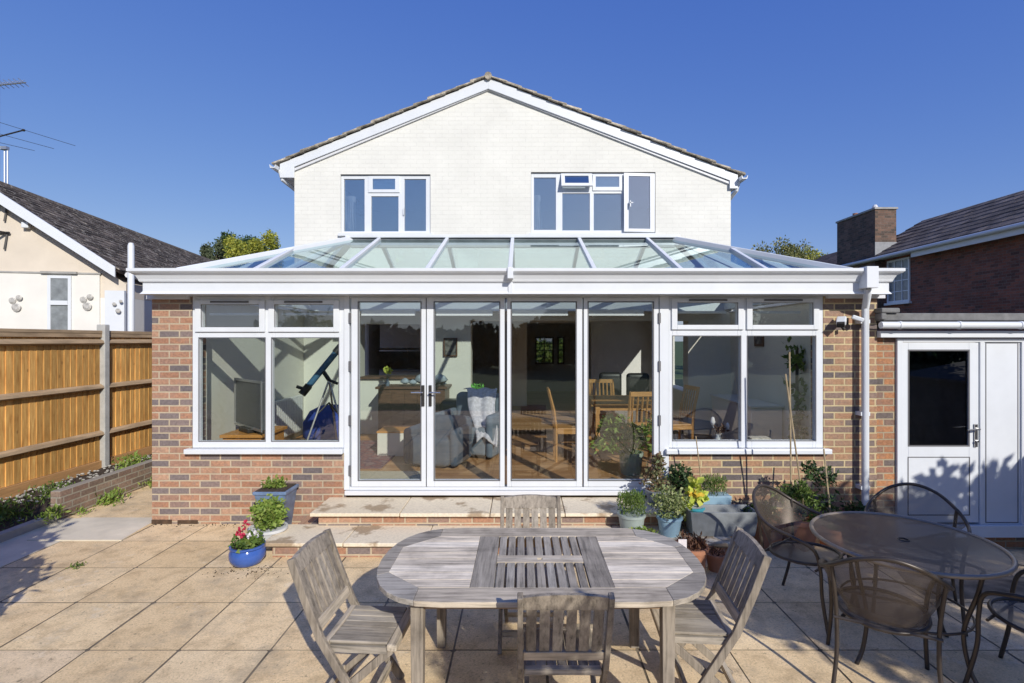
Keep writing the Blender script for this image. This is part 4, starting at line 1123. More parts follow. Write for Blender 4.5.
def make_teak_chair(label):
    t = thing('folding_chair', label, 'chair', (0,0,0), 0, 'weathered folding chairs round the teak table')
    W = .205
    for s_ in (-1, 1):
        m = MB(); P = [(s_*W, -.335, .875), (s_*W, -.265, .68), (s_*W, -.175, .46), (s_*W, .0, .18), (s_*W, .13, 0)]
        for a, b_ in zip(P[:-1], P[1:]):
            pass
        # one bent board
        wd = .026; dep = .042
        i0 = len(m.v)
        for j, p in enumerate(P):
            q = Vector(P[min(j+1, len(P)-1)]) - Vector(P[max(j-1, 0)]); q.normalize(); nn = Vector((0, -q.z, q.y)) * (dep/2)
            for (ox, sgn) in ((-wd/2, -1), (wd/2, -1), (wd/2, 1), (-wd/2, 1)):
                m.v.append((p[0]+ox, p[1]+nn.y*sgn, p[2]+nn.z*sgn))
        for j in range(len(P)-1):
            a = i0+j*4; b_ = a+4
            for q in range(4): m.f.append((a+q, a+(q+1) % 4, b_+(q+1) % 4, b_+q))
        m.f.append((i0+3, i0+2, i0+1, i0)); e = i0+4*(len(P)-1); m.f.append((e, e+1, e+2, e+3))
        m.build('stile', 'teak_z', t, local=True, bevel=.004)
        m = MB(); m.bar((s_*.172, .19, .405), (s_*.172, -.27, .0), .024, .042, up=(0,.6,.6)); m.build('leg', 'teak_z', t, local=True, bevel=.003)
    # back: top rail slightly arched, lower rail, six slats
    def bp(z): # y of back plane at height z
        return -.175 - (z-.46) * (.16/.415)
    m = MB(); n = 8
    for k in range(n+1):
        xa = -W+.0135 + (2*W-.027)*k/n; za = .866 + .018*(1-(xa/W)**2)
        m.v += [(xa, bp(.80)-.012, .80), (xa, bp(.80)+.012, .80), (xa, bp(za)+.012, za), (xa, bp(za)-.012, za)]
    for k in range(n):
        for q in range(4): m.f.append((k*4+q, k*4+4+q, k*4+4+(q+1) % 4, k*4+(q+1) % 4))
    m.f += [(0, 1, 2, 3), (n*4+3, n*4+2, n*4+1, n*4)]
    m.build('top_rail', 'teak_z', t, local=True)
    m = MB(); m.hexa([(-W+.013, bp(.50)-.012, .50), (W-.013, bp(.50)-.012, .50), (W-.013, bp(.50)+.012, .50), (-W+.013, bp(.50)+.012, .50)],
                     [(-W+.013, bp(.55)-.012, .55), (W-.013, bp(.55)-.012, .55), (W-.013, bp(.55)+.012, .55), (-W+.013, bp(.55)+.012, .55)]); m.build('lower_rail', 'teak_x', t, local=True, bevel=.003)
    m = MB(); ns_ = 6; span = 2*W-.04
    for k in range(ns_):
        cx = -span/2 + span*(k+.5)/ns_; hw = .0235
        m.hexa([(cx-hw, bp(.551)-.006, .551), (cx+hw, bp(.551)-.006, .551), (cx+hw, bp(.551)+.006, .551), (cx-hw, bp(.551)+.006, .551)],
               [(cx-hw, bp(.799)-.006, .799), (cx+hw, bp(.799)-.006, .799), (cx+hw, bp(.799)+.006, .799), (cx-hw, bp(.799)+.006, .799)])
    m.build('back_slats', 'teak_z', t, local=True, bevel=.002)
    # seat
    m = MB(); ns_ = 7; sp_ = .36
    for k in range(ns_):
        a = -sp_/2 + sp_*k/ns_ + .0015; b_ = a + sp_/ns_ - .003
        zc = .435 + .008 * ((k-3)/3)**2
        m.box(a, b_, -.14, .17, zc-.014, zc)
    m.build('seat_slats', 'teak_y', t, local=True, bevel=.003)
    m = MB(); m.box(-.20, .20, .171, .225, .405, .442); m.build('seat_rail', 'teak_x', t, local=True, bevel=.008)
    m = MB(); m.box(-.186, .186, -.175, -.141, .41, .442); m.build('seat_rail', 'teak_x', t, local=True, bevel=.006)
    m = MB(); m.box(-.187, -.162, -.14, .17, .385, .42); m.build('seat_bearer', 'teak_y', t, local=True)
    m = MB(); m.box(.162, .187, -.14, .17, .385, .42); m.build('seat_bearer', 'teak_y', t, local=True)
    m = MB(); m.box(-.16, .16, -.225, -.20, .06, .095); m.build('stretcher', 'teak_x', t, local=True)
    m = MB(); m.box(-.19, .19, .055, .08, .08, .115); m.build('stretcher', 'teak_x', t, local=True)
    return t
ch = make_teak_chair('weathered folding chair at the left end of the teak table, turned sideways')
ch.location = (-.86, 2.86, 0); ch.rotation_euler = (0,0,R(-90 - 4))
copy_tree(ch, (.98, 2.94, 0), R(90 - 4), 'weathered folding chair at the right end of the teak table, beside the metal chairs')
copy_tree(ch, (.197, 2.63, 0), R(0), 'weathered folding chair at the near side of the teak table, its back to the camera')
copy_tree(ch, (.062, 3.42, 0), R(180), 'weathered folding chair at the far side of the teak table, before the steps')

# ------------------------------------------------------------------ metal bistro set
def catmull(P, n=8, closed=False):
    P = [Vector(p) for p in P]; o = []; k = len(P)
    for i in range(k if closed else k-1):
        p0 = P[i-1] if (closed or i > 0) else P[0]; p1 = P[i]; p2 = P[(i+1) % k]; p3 = P[(i+2) % k] if (closed or i+2 < k) else P[-1]
        for j in range(n):
            t = j/n
            o.append(.5*((2*p1) + (p2-p0)*t + (2*p0-5*p1+4*p2-p3)*t*t + (3*p1-p0-3*p2+p3)*t**3))
    if not closed: o.append(P[-1])
    return o
def make_metal_chair(label):
    t = thing('metal_chair', label, 'chair', (0,0,0), 0, 'brown mesh metal chairs round the metal table')
    # tub rim: one hoop sloping from the front legs over the arms to the arched back
    half = [(.262,.285,0), (.245,.235,.25), (.25,.225,.44), (.275,.19,.575), (.305,.06,.632), (.308,-.08,.660), (.265,-.21,.72), (.15,-.305,.81), (0,-.335,.85)]
    P = [(-x, y, z) for x, y, z in half] + half[::-1][1:]
    C = catmull(P, 8); m = MB(); m.tube(C, .0125, 8); m.build('rim_tube', 'bronze_metal', t, local=True, smooth='all')
    m = MB(); nv = 8
    rimc = catmull([(-x, y, z) for x, y, z in half[5:]] + half[5:][::-1][1:], 7); nu = len(rimc) - 1
    for k in range(nu+1):
        a_ = math.pi * (-.93 + .86 * k/nu)
        bt = Vector((.225*math.cos(a_)*1.0, .01 + .232*math.sin(a_), .445))
        e = abs(k/nu - .5)*2
        bt = bt.lerp(rimc[k], max(0, e - .62) / .38 * .98)
        for j in range(nv+1):
            v_ = bt.lerp(rimc[k], j/nv); v_.y -= .02*math.sin(math.pi*j/nv)*(1-e)
            m.v.append(tuple(v_))
    for k in range(nu):
        for j in range(nv):
            a = k*(nv+1)+j; m.f.append((a, a+nv+1, a+nv+2, a+1))
    m.build('back_mesh', 'mesh_metal', t, local=True, smooth='all')
    # seat
    so_ = [(.235*math.cos(a_)*(1 if math.sin(a_) > 0 else .96), .01+.235*math.sin(a_), .43+.015*math.sin(a_)) for a_ in [2*math.pi*k/28 for k in range(28)]]
    m = MB(); m.tube(so_, .012, 8, closed=True); m.build('seat_ring', 'bronze_metal', t, local=True, smooth='all')
    m = MB(); c0 = (0, .01, .415)
    rings = [[tuple(Vector(c0).lerp(Vector(p), r_)) for p in so_] for r_ in (.35, .7, 1.)]
    rings = [[(p[0], p[1], p[2] - .012*(1-r_**2)) for p in rg_] for rg_, r_ in zip(rings, (.35, .7, 1.))]
    i0 = len(m.v); m.v.append((0, .01, .40))
    for rg_ in rings: m.v += rg_
    for k in range(28):
        m.f.append((0, 1+k, 1+(k+1) % 28))
        for q in range(2): m.f.append((1+q*28+k, 1+(q+1)*28+k, 1+(q+1)*28+(k+1) % 28, 1+q*28+(k+1) % 28))
    m.build('seat_mesh', 'mesh_metal', t, local=True, smooth='all')
    for s_ in (-1, 1):
        m = MB(); m.tube(catmull([(s_*.262,-.21,.73), (s_*.245,-.20,.58), (s_*.235,-.19,.43), (s_*.235,-.215,.22), (s_*.262,-.28,0)], 7), .0115, 8)
        m.build('leg', 'bronze_metal', t, local=True, smooth='all')
    m = MB(); m.tube([(-.24,.19,.42), (.24,.19,.42)], .009, 6); m.tube([(-.25,-.2,.42), (.25,-.2,.42)], .009, 6); m.build('cross_tube', 'bronze_metal', t, local=True)
    return t
MT = (2.49, 3.34)
def face(cx, cy, tx=MT[0], ty=MT[1]): return math.atan2(ty-cy, tx-cx) - math.pi/2
mc = make_metal_chair('brown mesh armchair left of the metal table, by the terracotta pots')
mc.location = (2.11, 3.84, 0); mc.rotation_euler = (0,0,R(-143))
copy_tree(mc, (2.12, 3.02, 0), R(-29), 'brown mesh armchair in front of the metal table, its back to the camera')
copy_tree(mc, (2.98, 3.88, 0), R(145), 'brown mesh armchair behind the metal table, before the white door')
copy_tree(mc, (2.96, 2.88, 0), R(30), 'brown mesh armchair cut by the right edge of the picture')
mt = thing('metal_table', 'round brown mesh metal garden table with a parasol hole', 'table', (MT[0], MT[1], 0))
rr = .525
m = MB(); n = 48
C = [(rr*math.cos(2*math.pi*k/n), rr*math.sin(2*math.pi*k/n), .715) for k in range(n)]
m.tube(C, .014, 8, closed=True); m.build('rim', simple('rim_metal', (.30, .25, .20), .35, .1, 9, metal=.4), mt, local=True, smooth='all')
m = MB(); m.v = [(r_*math.cos(2*math.pi*k/n), r_*math.sin(2*math.pi*k/n), .718) for r_ in (.03, .25, rr) for k in range(n)]
for q in range(2):
    for k in range(n): m.f.append((q*n+k, q*n+(k+1) % n, (q+1)*n+(k+1) % n, (q+1)*n+k))
m.build('mesh_top', simple('mesh_top_metal', (.125, .105, .09), .35, .12, 300, metal=.35) if False else 'mesh_metal', mt, local=True)
m = MB(); m.tube([(.03*math.cos(2*math.pi*k/12), .03*math.sin(2*math.pi*k/12), .718) for k in range(12)], .005, 6, closed=True); m.build('parasol_hole', 'black_metal', mt, local=True)
for k in range(4):
    a_ = R(20+90*k); m = MB(); ca, sa = math.cos(a_), math.sin(a_)
    m.tube(catmull([(ca*.44, sa*.44, .70), (ca*.41, sa*.41, .55), (ca*.34, sa*.34, .30), (ca*.37, sa*.37, .1), (ca*.43, sa*.43, 0)], 6), .0125, 8); m.build('leg', 'bronze_metal', mt, local=True, smooth='all')
m = MB(); m.tube([(.35*math.cos(2*math.pi*k/24), .35*math.sin(2*math.pi*k/24), .30) for k in range(24)], .008, 6, closed=True)
for k in range(2):
    a_ = R(20+90*k); m.tube([(-.44*math.cos(a_), -.44*math.sin(a_), .705), (.44*math.cos(a_), .44*math.sin(a_), .705)], .008, 6)
m.build('brace', 'bronze_metal', mt, local=True, smooth='all')

# ------------------------------------------------------------------ pots and plants
def pot(name, label, mat, c, r0, r1, h, cat='plant pot', sx=1, sy=1, n=28, rim=.02, prof=None, group=None):
    t = thing(name, label, cat, c, group=group)
    if prof is None:
        prof = [(r0*.96, 0), (r0, .01), (r0 + (r1-r0)*.85, h*.85), (r1 + rim*.3, h*.86), (r1 + rim*.35, h), (r1-.014, h), (r1-.02, h*.88)]
    m = MB(); m.lathe(prof, (0,0,0), n, sx, sy); m.build('pot', mat, t, local=True, smooth=True)
    m = MB(); m.lathe([(.01, h*.865), (r1-.02, h*.875)], (0,0,0), 16, sx, sy); m.build('soil', 'soil', t, local=True)
    return t
def fol(t, name, mat, pts, size, seed, aspect=.5, up=.35):
    m = MB(); leaf_cloud(m, pts, size, random.Random(seed), aspect, up); return m.build(name, mat, t, local=True)
def stems(t, mat, base, tips, r=.004):
    m = MB()
    for p in tips:
        b_ = Vector(base); p = Vector(p); m.tube([b_ + Vector((p.x-b_.x, p.y-b_.y, 0))*.15, b_.lerp(p, .55) + Vector((0,0,.02)), p], [r, r*.8, r*.4], 5)
    return m.build('stems', mat, t, local=True)

# cobalt bowl with cyclamen
pg = 'potted plants left of the steps'
pc = (PX(247.5, 4.62), 4.62, 0)
t = thing('flower_pot', 'round glossy cobalt blue bowl pot with red cyclamen on the slabs', 'plant pot', pc)
m = MB(); m.lathe([(.085, 0), (.12, .02), (.15, .07), (.15, .12), (.135, .15), (.147, .163), (.147, .178), (.13, .178), (.125, .155)], (0,0,0), 32); m.build('pot', 'glaze_blue', t, local=True, smooth=True)
m = MB(); m.lathe([(.01, .158), (.128, .16)], (0,0,0), 16); m.build('soil', 'soil', t, local=True)
rg = random.Random(4)
fol(t, 'leaves', 'leaf_mid', blob_points((0,0,.2), (.15,.15,.05), 300, rg, .2), .045, 4, .8)
fol(t, 'flowers', 'petal_red', [q for c in [(-.06,0,.30), (-.02,-.05,.27), (-.10,.02,.26), (-.04,.03,.34)] for q in blob_points(c, (.022,.022,.025), 13, rg, .1)], .03, 5, .8)
fol(t, 'white_flowers', 'petal_white', [q for c in [(.03,-.03,.27), (.07,.02,.25)] for q in blob_points(c, (.02,.02,.02), 14, rg, .1)], .03, 6, .8)
stems(t, 'leaf_mid', (0,0,.18), [(-.06,0,.3), (-.02,-.05,.27), (-.1,.02,.26), (-.04,.03,.34), (.03,-.03,.27), (.07,.02,.25)], .003)
# white oval pot with bushy green plant
t = pot('planted_pot', 'low white oval pot with bushy bright green plant beside the blue bowl', 'pot_white', (PX(268, 5.02), 5.02, 0), .11, .16, .19, sx=1.1)
fol(t, 'foliage', 'leaf_bright', blob_points((0,.02,.30), (.17,.15,.155), 1000, random.Random(5), .3, 2, 3), .045, 7, .6, .6)
# tall square slate-blue planter
t = thing('square_planter', 'tall tapered slate blue square planter against the left brickwork', 'planter', (-2.60, 5.42, 0))
m = MB(); m.hexa([(-.11,-.11,0),(.11,-.11,0),(.11,.11,0),(-.11,.11,0)], [(-.16,-.15,.44),(.16,-.15,.44),(.16,.15,.44),(-.16,.15,.44)]); 
ring_t = [(-.172,-.162),(.172,-.162),(.172,.162),(-.172,.162)]
m.hexa([(p[0], p[1], .42) for p in ring_t], [(p[0], p[1], .455) for p in ring_t]); m.build('pot', 'glaze_slate', t, local=True, bevel=.008)
m = MB(); m.box(-.15,.15,-.14,.14,.4555,.463); m.build('soil', 'soil', t, local=True)
fol(t, 'foliage', 'leaf_bright', blob_points((-.02,0,.48), (.11,.10,.08), 320, random.Random(6), .2, 2, 9), .045, 8, .6, .6)

# right-hand group
t = pot('planted_pot', 'round grey green pot of clipped upright herb on the steps', 'pot_grey', (PX(631.5,5.0), 5.0, .15), .105, .13, .18)
rg = random.Random(12)
def uprights(c, r, h, n, rg):
    P = []
    for k in range(n):
        a_ = rg.random()*6.28; q = r*math.sqrt(rg.random()); P.append((c[0]+q*math.cos(a_), c[1]+q*math.sin(a_), c[2]+h*rg.random()**.7))
    return P
fol(t, 'foliage', 'leaf_mid', uprights((0,0,.17), .135, .19, 1300, rg), .035, 9, .25, 2.2)
t = thing('low_plant', 'low green leafy plant spilling in front of the grey green pot', 'plant', (PX(641,4.80), 4.80, .15))
fol(t, 'foliage', 'leaf_bright', blob_points((0,0,.04), (.14,.08,.06), 260, rg, .2, 2, 4), .05, 10, .5, .8)
stems(t, 'leaf_mid', (0,0,0), [(-.1,0,.05), (.1,0,.06), (.05,.04,.07)])
t = pot('planted_pot', 'pale blue bucket pot with round sage green shrub on the lower step', 'pot_lightblue', (PX(669.5,4.93), 4.93, .15), .09, .118, .18)
fol(t, 'foliage', 'leaf_grey', blob_points((-.01,0,.30), (.165,.15,.155), 1200, rg, .25, 2, 6), .032, 11, .6)
t = pot('planted_pot', 'dark pot with tall reddish green shrub beside the right door post', 'trough_grey', (PX(657,5.36), 5.36, .293), .09, .12, .16)
fol(t, 'foliage', 'leaf_red', [q for c, r_ in (((-.01,0,.40),.10), ((-.05,0,.27),.12), ((.05,.02,.20),.11), ((.02,0,.48),.06)) for q in blob_points(c, (r_,r_,r_*1.1), 210, rg, .1)], .04, 12, .6)
stems(t, 'bark', (0,0,.12), [(-.01,0,.45), (-.06,0,.3), (.06,.02,.26)], .006)
t = pot('planted_pot', 'dark pot with deep green bush between red shrub and yellow plant', 'black_metal', (PX(680,5.47), 5.47, .293), .09, .11, .15)
fol(t, 'foliage', 'leaf_dark', blob_points((0,0,.26), (.14,.11,.14), 420, rg, .2, 2, 2), .045, 13, .6)
t = pot('planted_pot', 'teal pot with lime leaves and an orange yellow flower', 'pot_teal', (PX(694,5.12), 5.12, .21), .07, .10, .15)
fol(t, 'foliage', 'leaf_yellow', [q for c, r_ in (((-.09,-.06,.18),.06), ((-.02,0,.26),.07), ((.09,0,.24),.05), ((-.10,-.05,.10),.05), ((.02,0,.36),.035)) for q in blob_points(c, (r_,r_,r_), 34, rg, .1)], .07, 14, .8)
fol(t, 'flower', 'petal_yellow', blob_points((-.01,-.07,.29), (.045,.03,.035), 26, rg, .1), .045, 15, .8)
stems(t, 'leaf_yellow', (0,0,.12), [(-.09,-.06,.2), (-.02,0,.3), (.12,0,.24), (.02,0,.38)], .005)
t = thing('blue_window_box', 'small pale blue trough with heather like plant behind the grey trough', 'planter', (PX(714,5.35), 5.35, .22))
m = MB(); m.hexa([(-.14,-.07,0),(.14,-.07,0),(.14,.07,0),(-.14,.07,0)], [(-.155,-.085,.19),(.155,-.085,.19),(.155,.085,.19),(-.155,.085,.19)]); m.build('pot', 'pot_lightblue', t, local=True, bevel=.006)
fol(t, 'foliage', 'leaf_mid', uprights((0,0,.19), .13, .17, 800, rg), .035, 16, .25, 2.2)
m = MB(); m.tube([(-.12,0,.15), (-.16,-.02,.5), (-.20,-.03,.80)], .006, 6); m.build('cane', 'cane', t, local=True)
# big grey trough
t = thing('grey_trough', 'empty rectangular slate grey trough planter standing on the lower step', 'planter', (PX(720,4.97), 4.97, .15))
m = MB(); W_, D_, h_ = .295, .10, .235; ti = .018
bo = [(-W_,-D_,0),(W_,-D_,0),(W_,D_,0),(-W_,D_,0)]; to = [(-W_-.03,-D_-.025,h_),(W_+.03,-D_-.025,h_),(W_+.03,D_+.025,h_),(-W_-.03,D_+.025,h_)]
i = len(m.v); m.v += bo + to + [(p[0]*(1-ti/abs(p[0])), p[1]*(1-ti/abs(p[1])), p[2]) for p in to] + [(p[0]*.93, p[1]*.85, .08) for p in bo]
m.f += [(i+3,i+2,i+1,i)]
for q in range(4):
    r = (q+1) % 4; m.f += [(i+q,i+r,i+4+r,i+4+q), (i+4+q,i+4+r,i+8+r,i+8+q), (i+8+q,i+8+r,i+12+r,i+12+q)]
m.f.append((i+12,i+13,i+14,i+15)); m.build('pot', 'trough_grey', t, local=True, bevel=.004)
m = MB(); m.box(-.27,.27,-.083,.083,.081,.10); m.build('soil', 'soil', t, local=True)
# terracotta pots
t = pot('terracotta_pot', 'terracotta pot of dry brown plant with white label, right of the teak table', 'terracotta', (PX(691,4.42), 4.42, 0), .105, .14, .25)
fol(t, 'dry_plant', 'leaf_brown', uprights((0,0,.22), .125, .09, 420, rg), .045, 17, .3, .6)
m = MB(); m.box(-.145,-.075,-.12,-.115,.20,.345); m.build('plant_label', 'petal_white', t, local=True)
t = pot('terracotta_pot', 'small dark terracotta pot in the shade under the grey trough', 'terracotta', (PX(716,4.50), 4.50, 0), .065, .09, .15)
fol(t, 'dry_plant', 'leaf_brown', uprights((0,0,.12), .07, .06, 120, rg), .035, 18, .3, .6)
t = pot('terracotta_pot', 'terracotta pot half hidden behind the back of the left mesh chair', 'terracotta', (PX(766,5.02), 5.02, 0), .13, .17, .27)
fol(t, 'foliage', 'leaf_dark', blob_points((-.06,0,.33), (.17,.12,.09), 420, rg, .2, 2, 5), .045, 19, .6)
t = pot('terracotta_pot', 'large terracotta pot with green climbers and bamboo canes seen through the mesh chair', 'terracotta', (PX(798,5.02), 5.02, 0), .14, .185, .29)
fol(t, 'foliage', 'leaf_mid', [q for c, r_ in (((0,0,.40),.15), ((.10,0,.34),.14), ((-.10,.03,.48),.11), ((.15,.1,.45),.1), ((.02,0,.55),.08)) for q in blob_points(c, (r_,r_,r_), 120, rg, .1)], .07, 20, .3)
m = MB()
def cane(x0, y0_, x1, y1_, Y): m.tube([(PX(x0,Y)-t.location.x, Y-t.location.y, PZ(y0_,Y)), (PX(x1,Y)-t.location.x, Y-t.location.y, PZ(y1_,Y))], .008, 6)
cane(789.5, 352, 791.5, 525, 5.15); cane(785.5, 374, 806, 525, 5.05)
m.build('cane', 'cane', t, local=True)
rgx = random.Random(8)
t = pot('terracotta_pot', 'low terracotta pot in the shade behind the metal table with one cane', 'terracotta', (PX(832,5.0), 5.0, 0), .10, .135, .20)
fol(t, 'foliage', 'leaf_dark', [q for c, r_ in (((0,.1,.40),.16), ((.03,.15,.62),.12), ((-.12,.15,.70),.10), ((0,0,.25),.1)) for q in blob_points(c, (r_,r_,r_), 110, rgx, .1)], .055, 21, .5)
m = MB(); m.tube([(0,0,.15), (-.01,.12,.93)], .008, 6); m.build('cane', 'cane', t, local=True)
t = pot('terracotta_pot', 'dark maroon pot at the foot of the white downpipe', simple('maroon_pot', (.14, .05, .04), .6, .1, 6), (PX(855,5.30), 5.30, -.05), .10, .13, .3)
fol(t, 'foliage', 'leaf_dark', blob_points((0,0,.32), (.12,.1,.08), 160, rgx, .2, 2, 5), .045, 22, .6)

# ------------------------------------------------------------------ inside the conservatory
def local_box(t, name, mat, *b, bevel=0):
    m = MB(); m.box(*b); return m.build(name, mat, t, local=True, bevel=bevel)
rgm = MB(); rgm.box(-3.3, -1.80, 6.55, 8.35, zi+.002, zi+.014); tag(rgm.build('patterned_rug', 'rug', loc=(-2.5, 7.4, zi)), 'faded red patterned rug on the oak floor behind the left door', 'rug')
mt_ = MB(); mt_.box(-2.35, -1.15, 5.95, 6.40, zi+.002, zi+.012); tag(mt_.build('pale_floor_strip', simple('pale_strip', (.55,.49,.36), .95, .1, 30), loc=(-1.7, 6.1, zi)), 'pale flat strip on the floor just inside the left doors', 'mat')  # thin pale strip laid on the floor inside the doors
t = thing('sideboard', 'brown wooden sideboard against the back wall behind the left door', 'sideboard', (-1.85, 8.68, zi))
local_box(t, 'body', 'dark_wood', -.52, .58, -.25, .28, .0, .84, bevel=.006); local_box(t, 'top', 'dark_wood', -.56, .62, -.28, .30, .842, .88, bevel=.004)
m = MB()
for k in range(5): m.box(-.50+k*.21, -.31+k*.21, -.262, -.251, .06, .80)
m.build('door_panel', 'dark_wood', t, local=True, bevel=.004)
t = thing('clutter_heap', 'heap of pale blue and grey crumpled fabric on the brown sideboard', 'fabric', (-1.62, 8.62, zi+.88))
m = MB(); rgc = random.Random(2)
for k in range(16): 
    c = (rgc.uniform(-.35,.3), rgc.uniform(-.1,.1), rgc.uniform(.02,.13)); r = rgc.uniform(.05,.1); m.lathe([(r*.3,-r*.5),(r,0),(r*.6,r*.7),(r*.1,r)], c, 8, 1.3, 1)
m.build('fabric', simple('pale_fabric', (.38, .44, .48), .9, .25, 20), t, local=True, smooth='all')
t = thing('flower_vase', 'slim vase with one yellow green flower on the brown sideboard', 'vase', (PX(387.5,8.6), 8.6, zi+.88))
m = MB(); m.lathe([(.03,0),(.04,.05),(.015,.10),(.02,.12)], (0,0,0), 12); m.build('vase', 'cloth_grey', t, local=True, smooth=True); stems(t, 'leaf_mid', (0,0,.1), [(0,0,.2)])
fol(t, 'flower', 'leaf_yellow', blob_points((0,0,.24), (.09,.05,.05), 40, rgc, .1), .06, 3, .8)
t = thing('white_stool', 'white cube stool with brown top standing on the rug', 'stool', (PX(394,7.45), 7.45, zi))
local_box(t, 'body', 'white_laminate', -.19, .19, -.19, .19, 0, .33, bevel=.004); local_box(t, 'top', 'orange_wood', -.20, .20, -.20, .20, .331, .355, bevel=.004)
# armchair with slate cover
t = thing('armchair', 'slate blue slip covered armchair behind the second door leaf', 'armchair', (-1.12, 6.86, zi), R(-14))
def soft(t, name, mat, *b, bv=.05):
    m = MB(); m.box(*b); o = m.build(name, mat, t, local=True); md = o.modifiers.new('b', 'BEVEL'); md.width = bv; md.segments = 5; [setattr(p, 'use_smooth', True) for p in o.data.polygons]; return o
soft(t, 'seat', 'cloth_slate', -.28, .28, -.34, .30, .03, .40, bv=.07); soft(t, 'backrest', 'cloth_slate', -.36, .36, .22, .42, .05, .60, bv=.09)
soft(t, 'armrest', 'cloth_slate', -.38, -.26, -.30, .30, .03, .50, bv=.055); soft(t, 'armrest', 'cloth_slate', .26, .38, -.30, .30, .03, .50, bv=.055)
t = thing('second_armchair', 'grey blue armchair partly under a white patterned blanket', 'armchair', (-.74, 7.42, zi), R(-18))
soft(t, 'seat', 'cloth_grey', -.36, .36, -.32, .34, .05, .44); soft(t, 'backrest', 'cloth_grey', -.38, .38, .24, .44, .05, .86, bv=.09); soft(t, 'armrest', 'cloth_grey', -.46, -.35, -.34, .34, .03, .62); soft(t, 'armrest', 'cloth_grey', .35, .46, -.34, .34, .03, .62)
bl = MB(); nxx, nyy = 18, 26
for j in range(nyy+1):
    for i in range(nxx+1):
        u, v_ = i/nxx, j/nyy
        s_ = v_*.95
        x = -.90 + .50*u*(1 - .45*v_) + .28*v_
        if s_ < .28: y = 7.92 - s_*1.2; z = 1.255 + .02*math.sin(s_*11) + .012*math.sin(u*13)
        else: y = 7.58 - .95*(s_-.28) + .035*math.sin(u*13 + v_*4); z = 1.25 - (s_-.28)*.92 + (.06*math.sin(u*5) if v_ > .9 else 0)
        bl.v.append((x + .02*math.sin(v_*9), y, z))
for j in range(nyy):
    for i in range(nxx):
        a = j*(nxx+1)+i; bl.f.append((a, a+1, a+nxx+2, a+nxx+1))
o = bl.build('blanket', 'cloth_white', loc=(-.4, 7.5, zi), smooth='all'); o.modifiers.new('s', 'SOLIDIFY').thickness = .012
tag(o, 'white patterned blanket hanging over the grey blue armchair', 'blanket')
t = thing('side_table', 'small wooden side table by the back wall opening', 'side table', (PX(484,8.5), 8.5, zi))
local_box(t, 'top', 'gold_oak', -.25, .25, -.2, .2, .72, .75); 
for sx in (-.22, .22):
    for sy in (-.17, .17): local_box(t, 'leg', 'gold_oak', sx-.02, sx+.02, sy-.02, sy+.02, 0, .719)
t = thing('green_plant', 'small bright green plant on the wooden side table', 'plant', (PX(478,8.45), 8.45, zi+.75))
m = MB(); m.lathe([(.05,0),(.07,.06)], (0,0,0), 12); m.build('pot', 'pot_white', t, local=True)
fol(t, 'foliage', 'green_item', blob_points((0,0,.10), (.12,.08,.06), 120, rgc, .1), .06, 3, .6)
t = thing('wall_picture', 'small framed picture on the cream wall above the black seat', 'picture', (PX(450.5,8.97), 8.97, PZ(347,9)))
m = MB(); ring(m, -.12,.12,-.16,.16,-.10,.10,-.14,.14,-.02,.015); m.build('frame', 'dark_wood', t, local=True); local_box(t, 'print', 'paper', -.10,.10,.0,.01,-.14,.14)
t = thing('black_seat', 'low black padded seat by the cream wall', 'seat', (PX(457,8.4), 8.4, zi)); soft(t, 'cushion', 'black_metal', -.26,.26,-.2,.2,.38,.68, bv=.09); soft(t, 'base', 'black_metal', -.2,.2,-.18,.18,.0,.37, bv=.03)
# kitchen beyond the hatch
t = thing('kitchen_unit', 'dark kitchen wall units beyond the serving hatch', 'kitchen units', (-2.4, 12.2, zi))
local_box(t, 'cupboard', 'plaster_dark', -1.0, .7, 0, .35, 0, .9, bevel=.01); local_box(t, 'wall_cupboard', 'plaster_dark', -1.0, .7, .05, .35, 1.45, 2.1, bevel=.01); local_box(t, 'worktop', 'lead', -1.0, .7, -.02, .36, .902, .94); local_box(t, 'shelf_rail', 'alu', -1.0, .7, .0, .03, 1.38, 1.41)
hs_ = MB(); hs_.box(hatch[0], hatch[1], YH-.06, YH+.34, 1.34+.001, 1.375); tag(hs_.build('hatch_shelf', 'dark_wood', loc=(-2.2, YH, 1.34)), 'dark shelf along the serving hatch in the back wall', 'shelf')

# dining set
def make_dining_chair(label):
    t = thing('dining_chair', label, 'chair', (0,0,0), 0, 'golden wood dining chairs indoors')
    W = .20
    for s_ in (-1, 1):
        m = MB(); P = [(s_*W, -.20, 0), (s_*W, -.20, .44), (s_*W, -.23, .70), (s_*W, -.30, .98)]
        m.tube(P, [.018, .022, .02, .016], 4); m.build('rear_post', 'gold_oak', t, local=True)
        m = MB(); m.box(s_*W-.018, s_*W+.018, .16, .196, 0, .43); m.build('leg', 'gold_oak', t, local=True)
    m = MB(); m.box(-W+.02, W-.02, -.20, -.18, .38, .43); m.box(-W+.02, W-.02, .17, .19, .38, .43); m.box(-W-.01, -W+.01, -.18, .16, .38, .43); m.box(W-.01, W+.01, -.18, .16, .38, .43); m.build('seat_frame', 'gold_oak', t, local=True)
    o = local_box(t, 'seat', 'gold_oak', -.2, .2, -.178, .19, .431, .455, bevel=.008)
    m = MB()
    m.bar((-W, -.292, .95), (W, -.292, .95), .02, .06); m.bar((-W, -.21, .55), (W, -.21, .55), .02, .04)
    for k in range(6):
        x = -W + .04 + (2*W-.08)*k/5; m.tube([(x, -.212, .56), (x, -.235, .72), (x, -.288, .93)], .013, 4)
    m.build('back_slats', 'gold_oak', t, local=True)
    return t
dc = make_dining_chair('golden wood dining chair in profile behind the third door leaf')
dc.location = (.66, 7.12, zi); dc.rotation_euler = (0,0,R(-90))
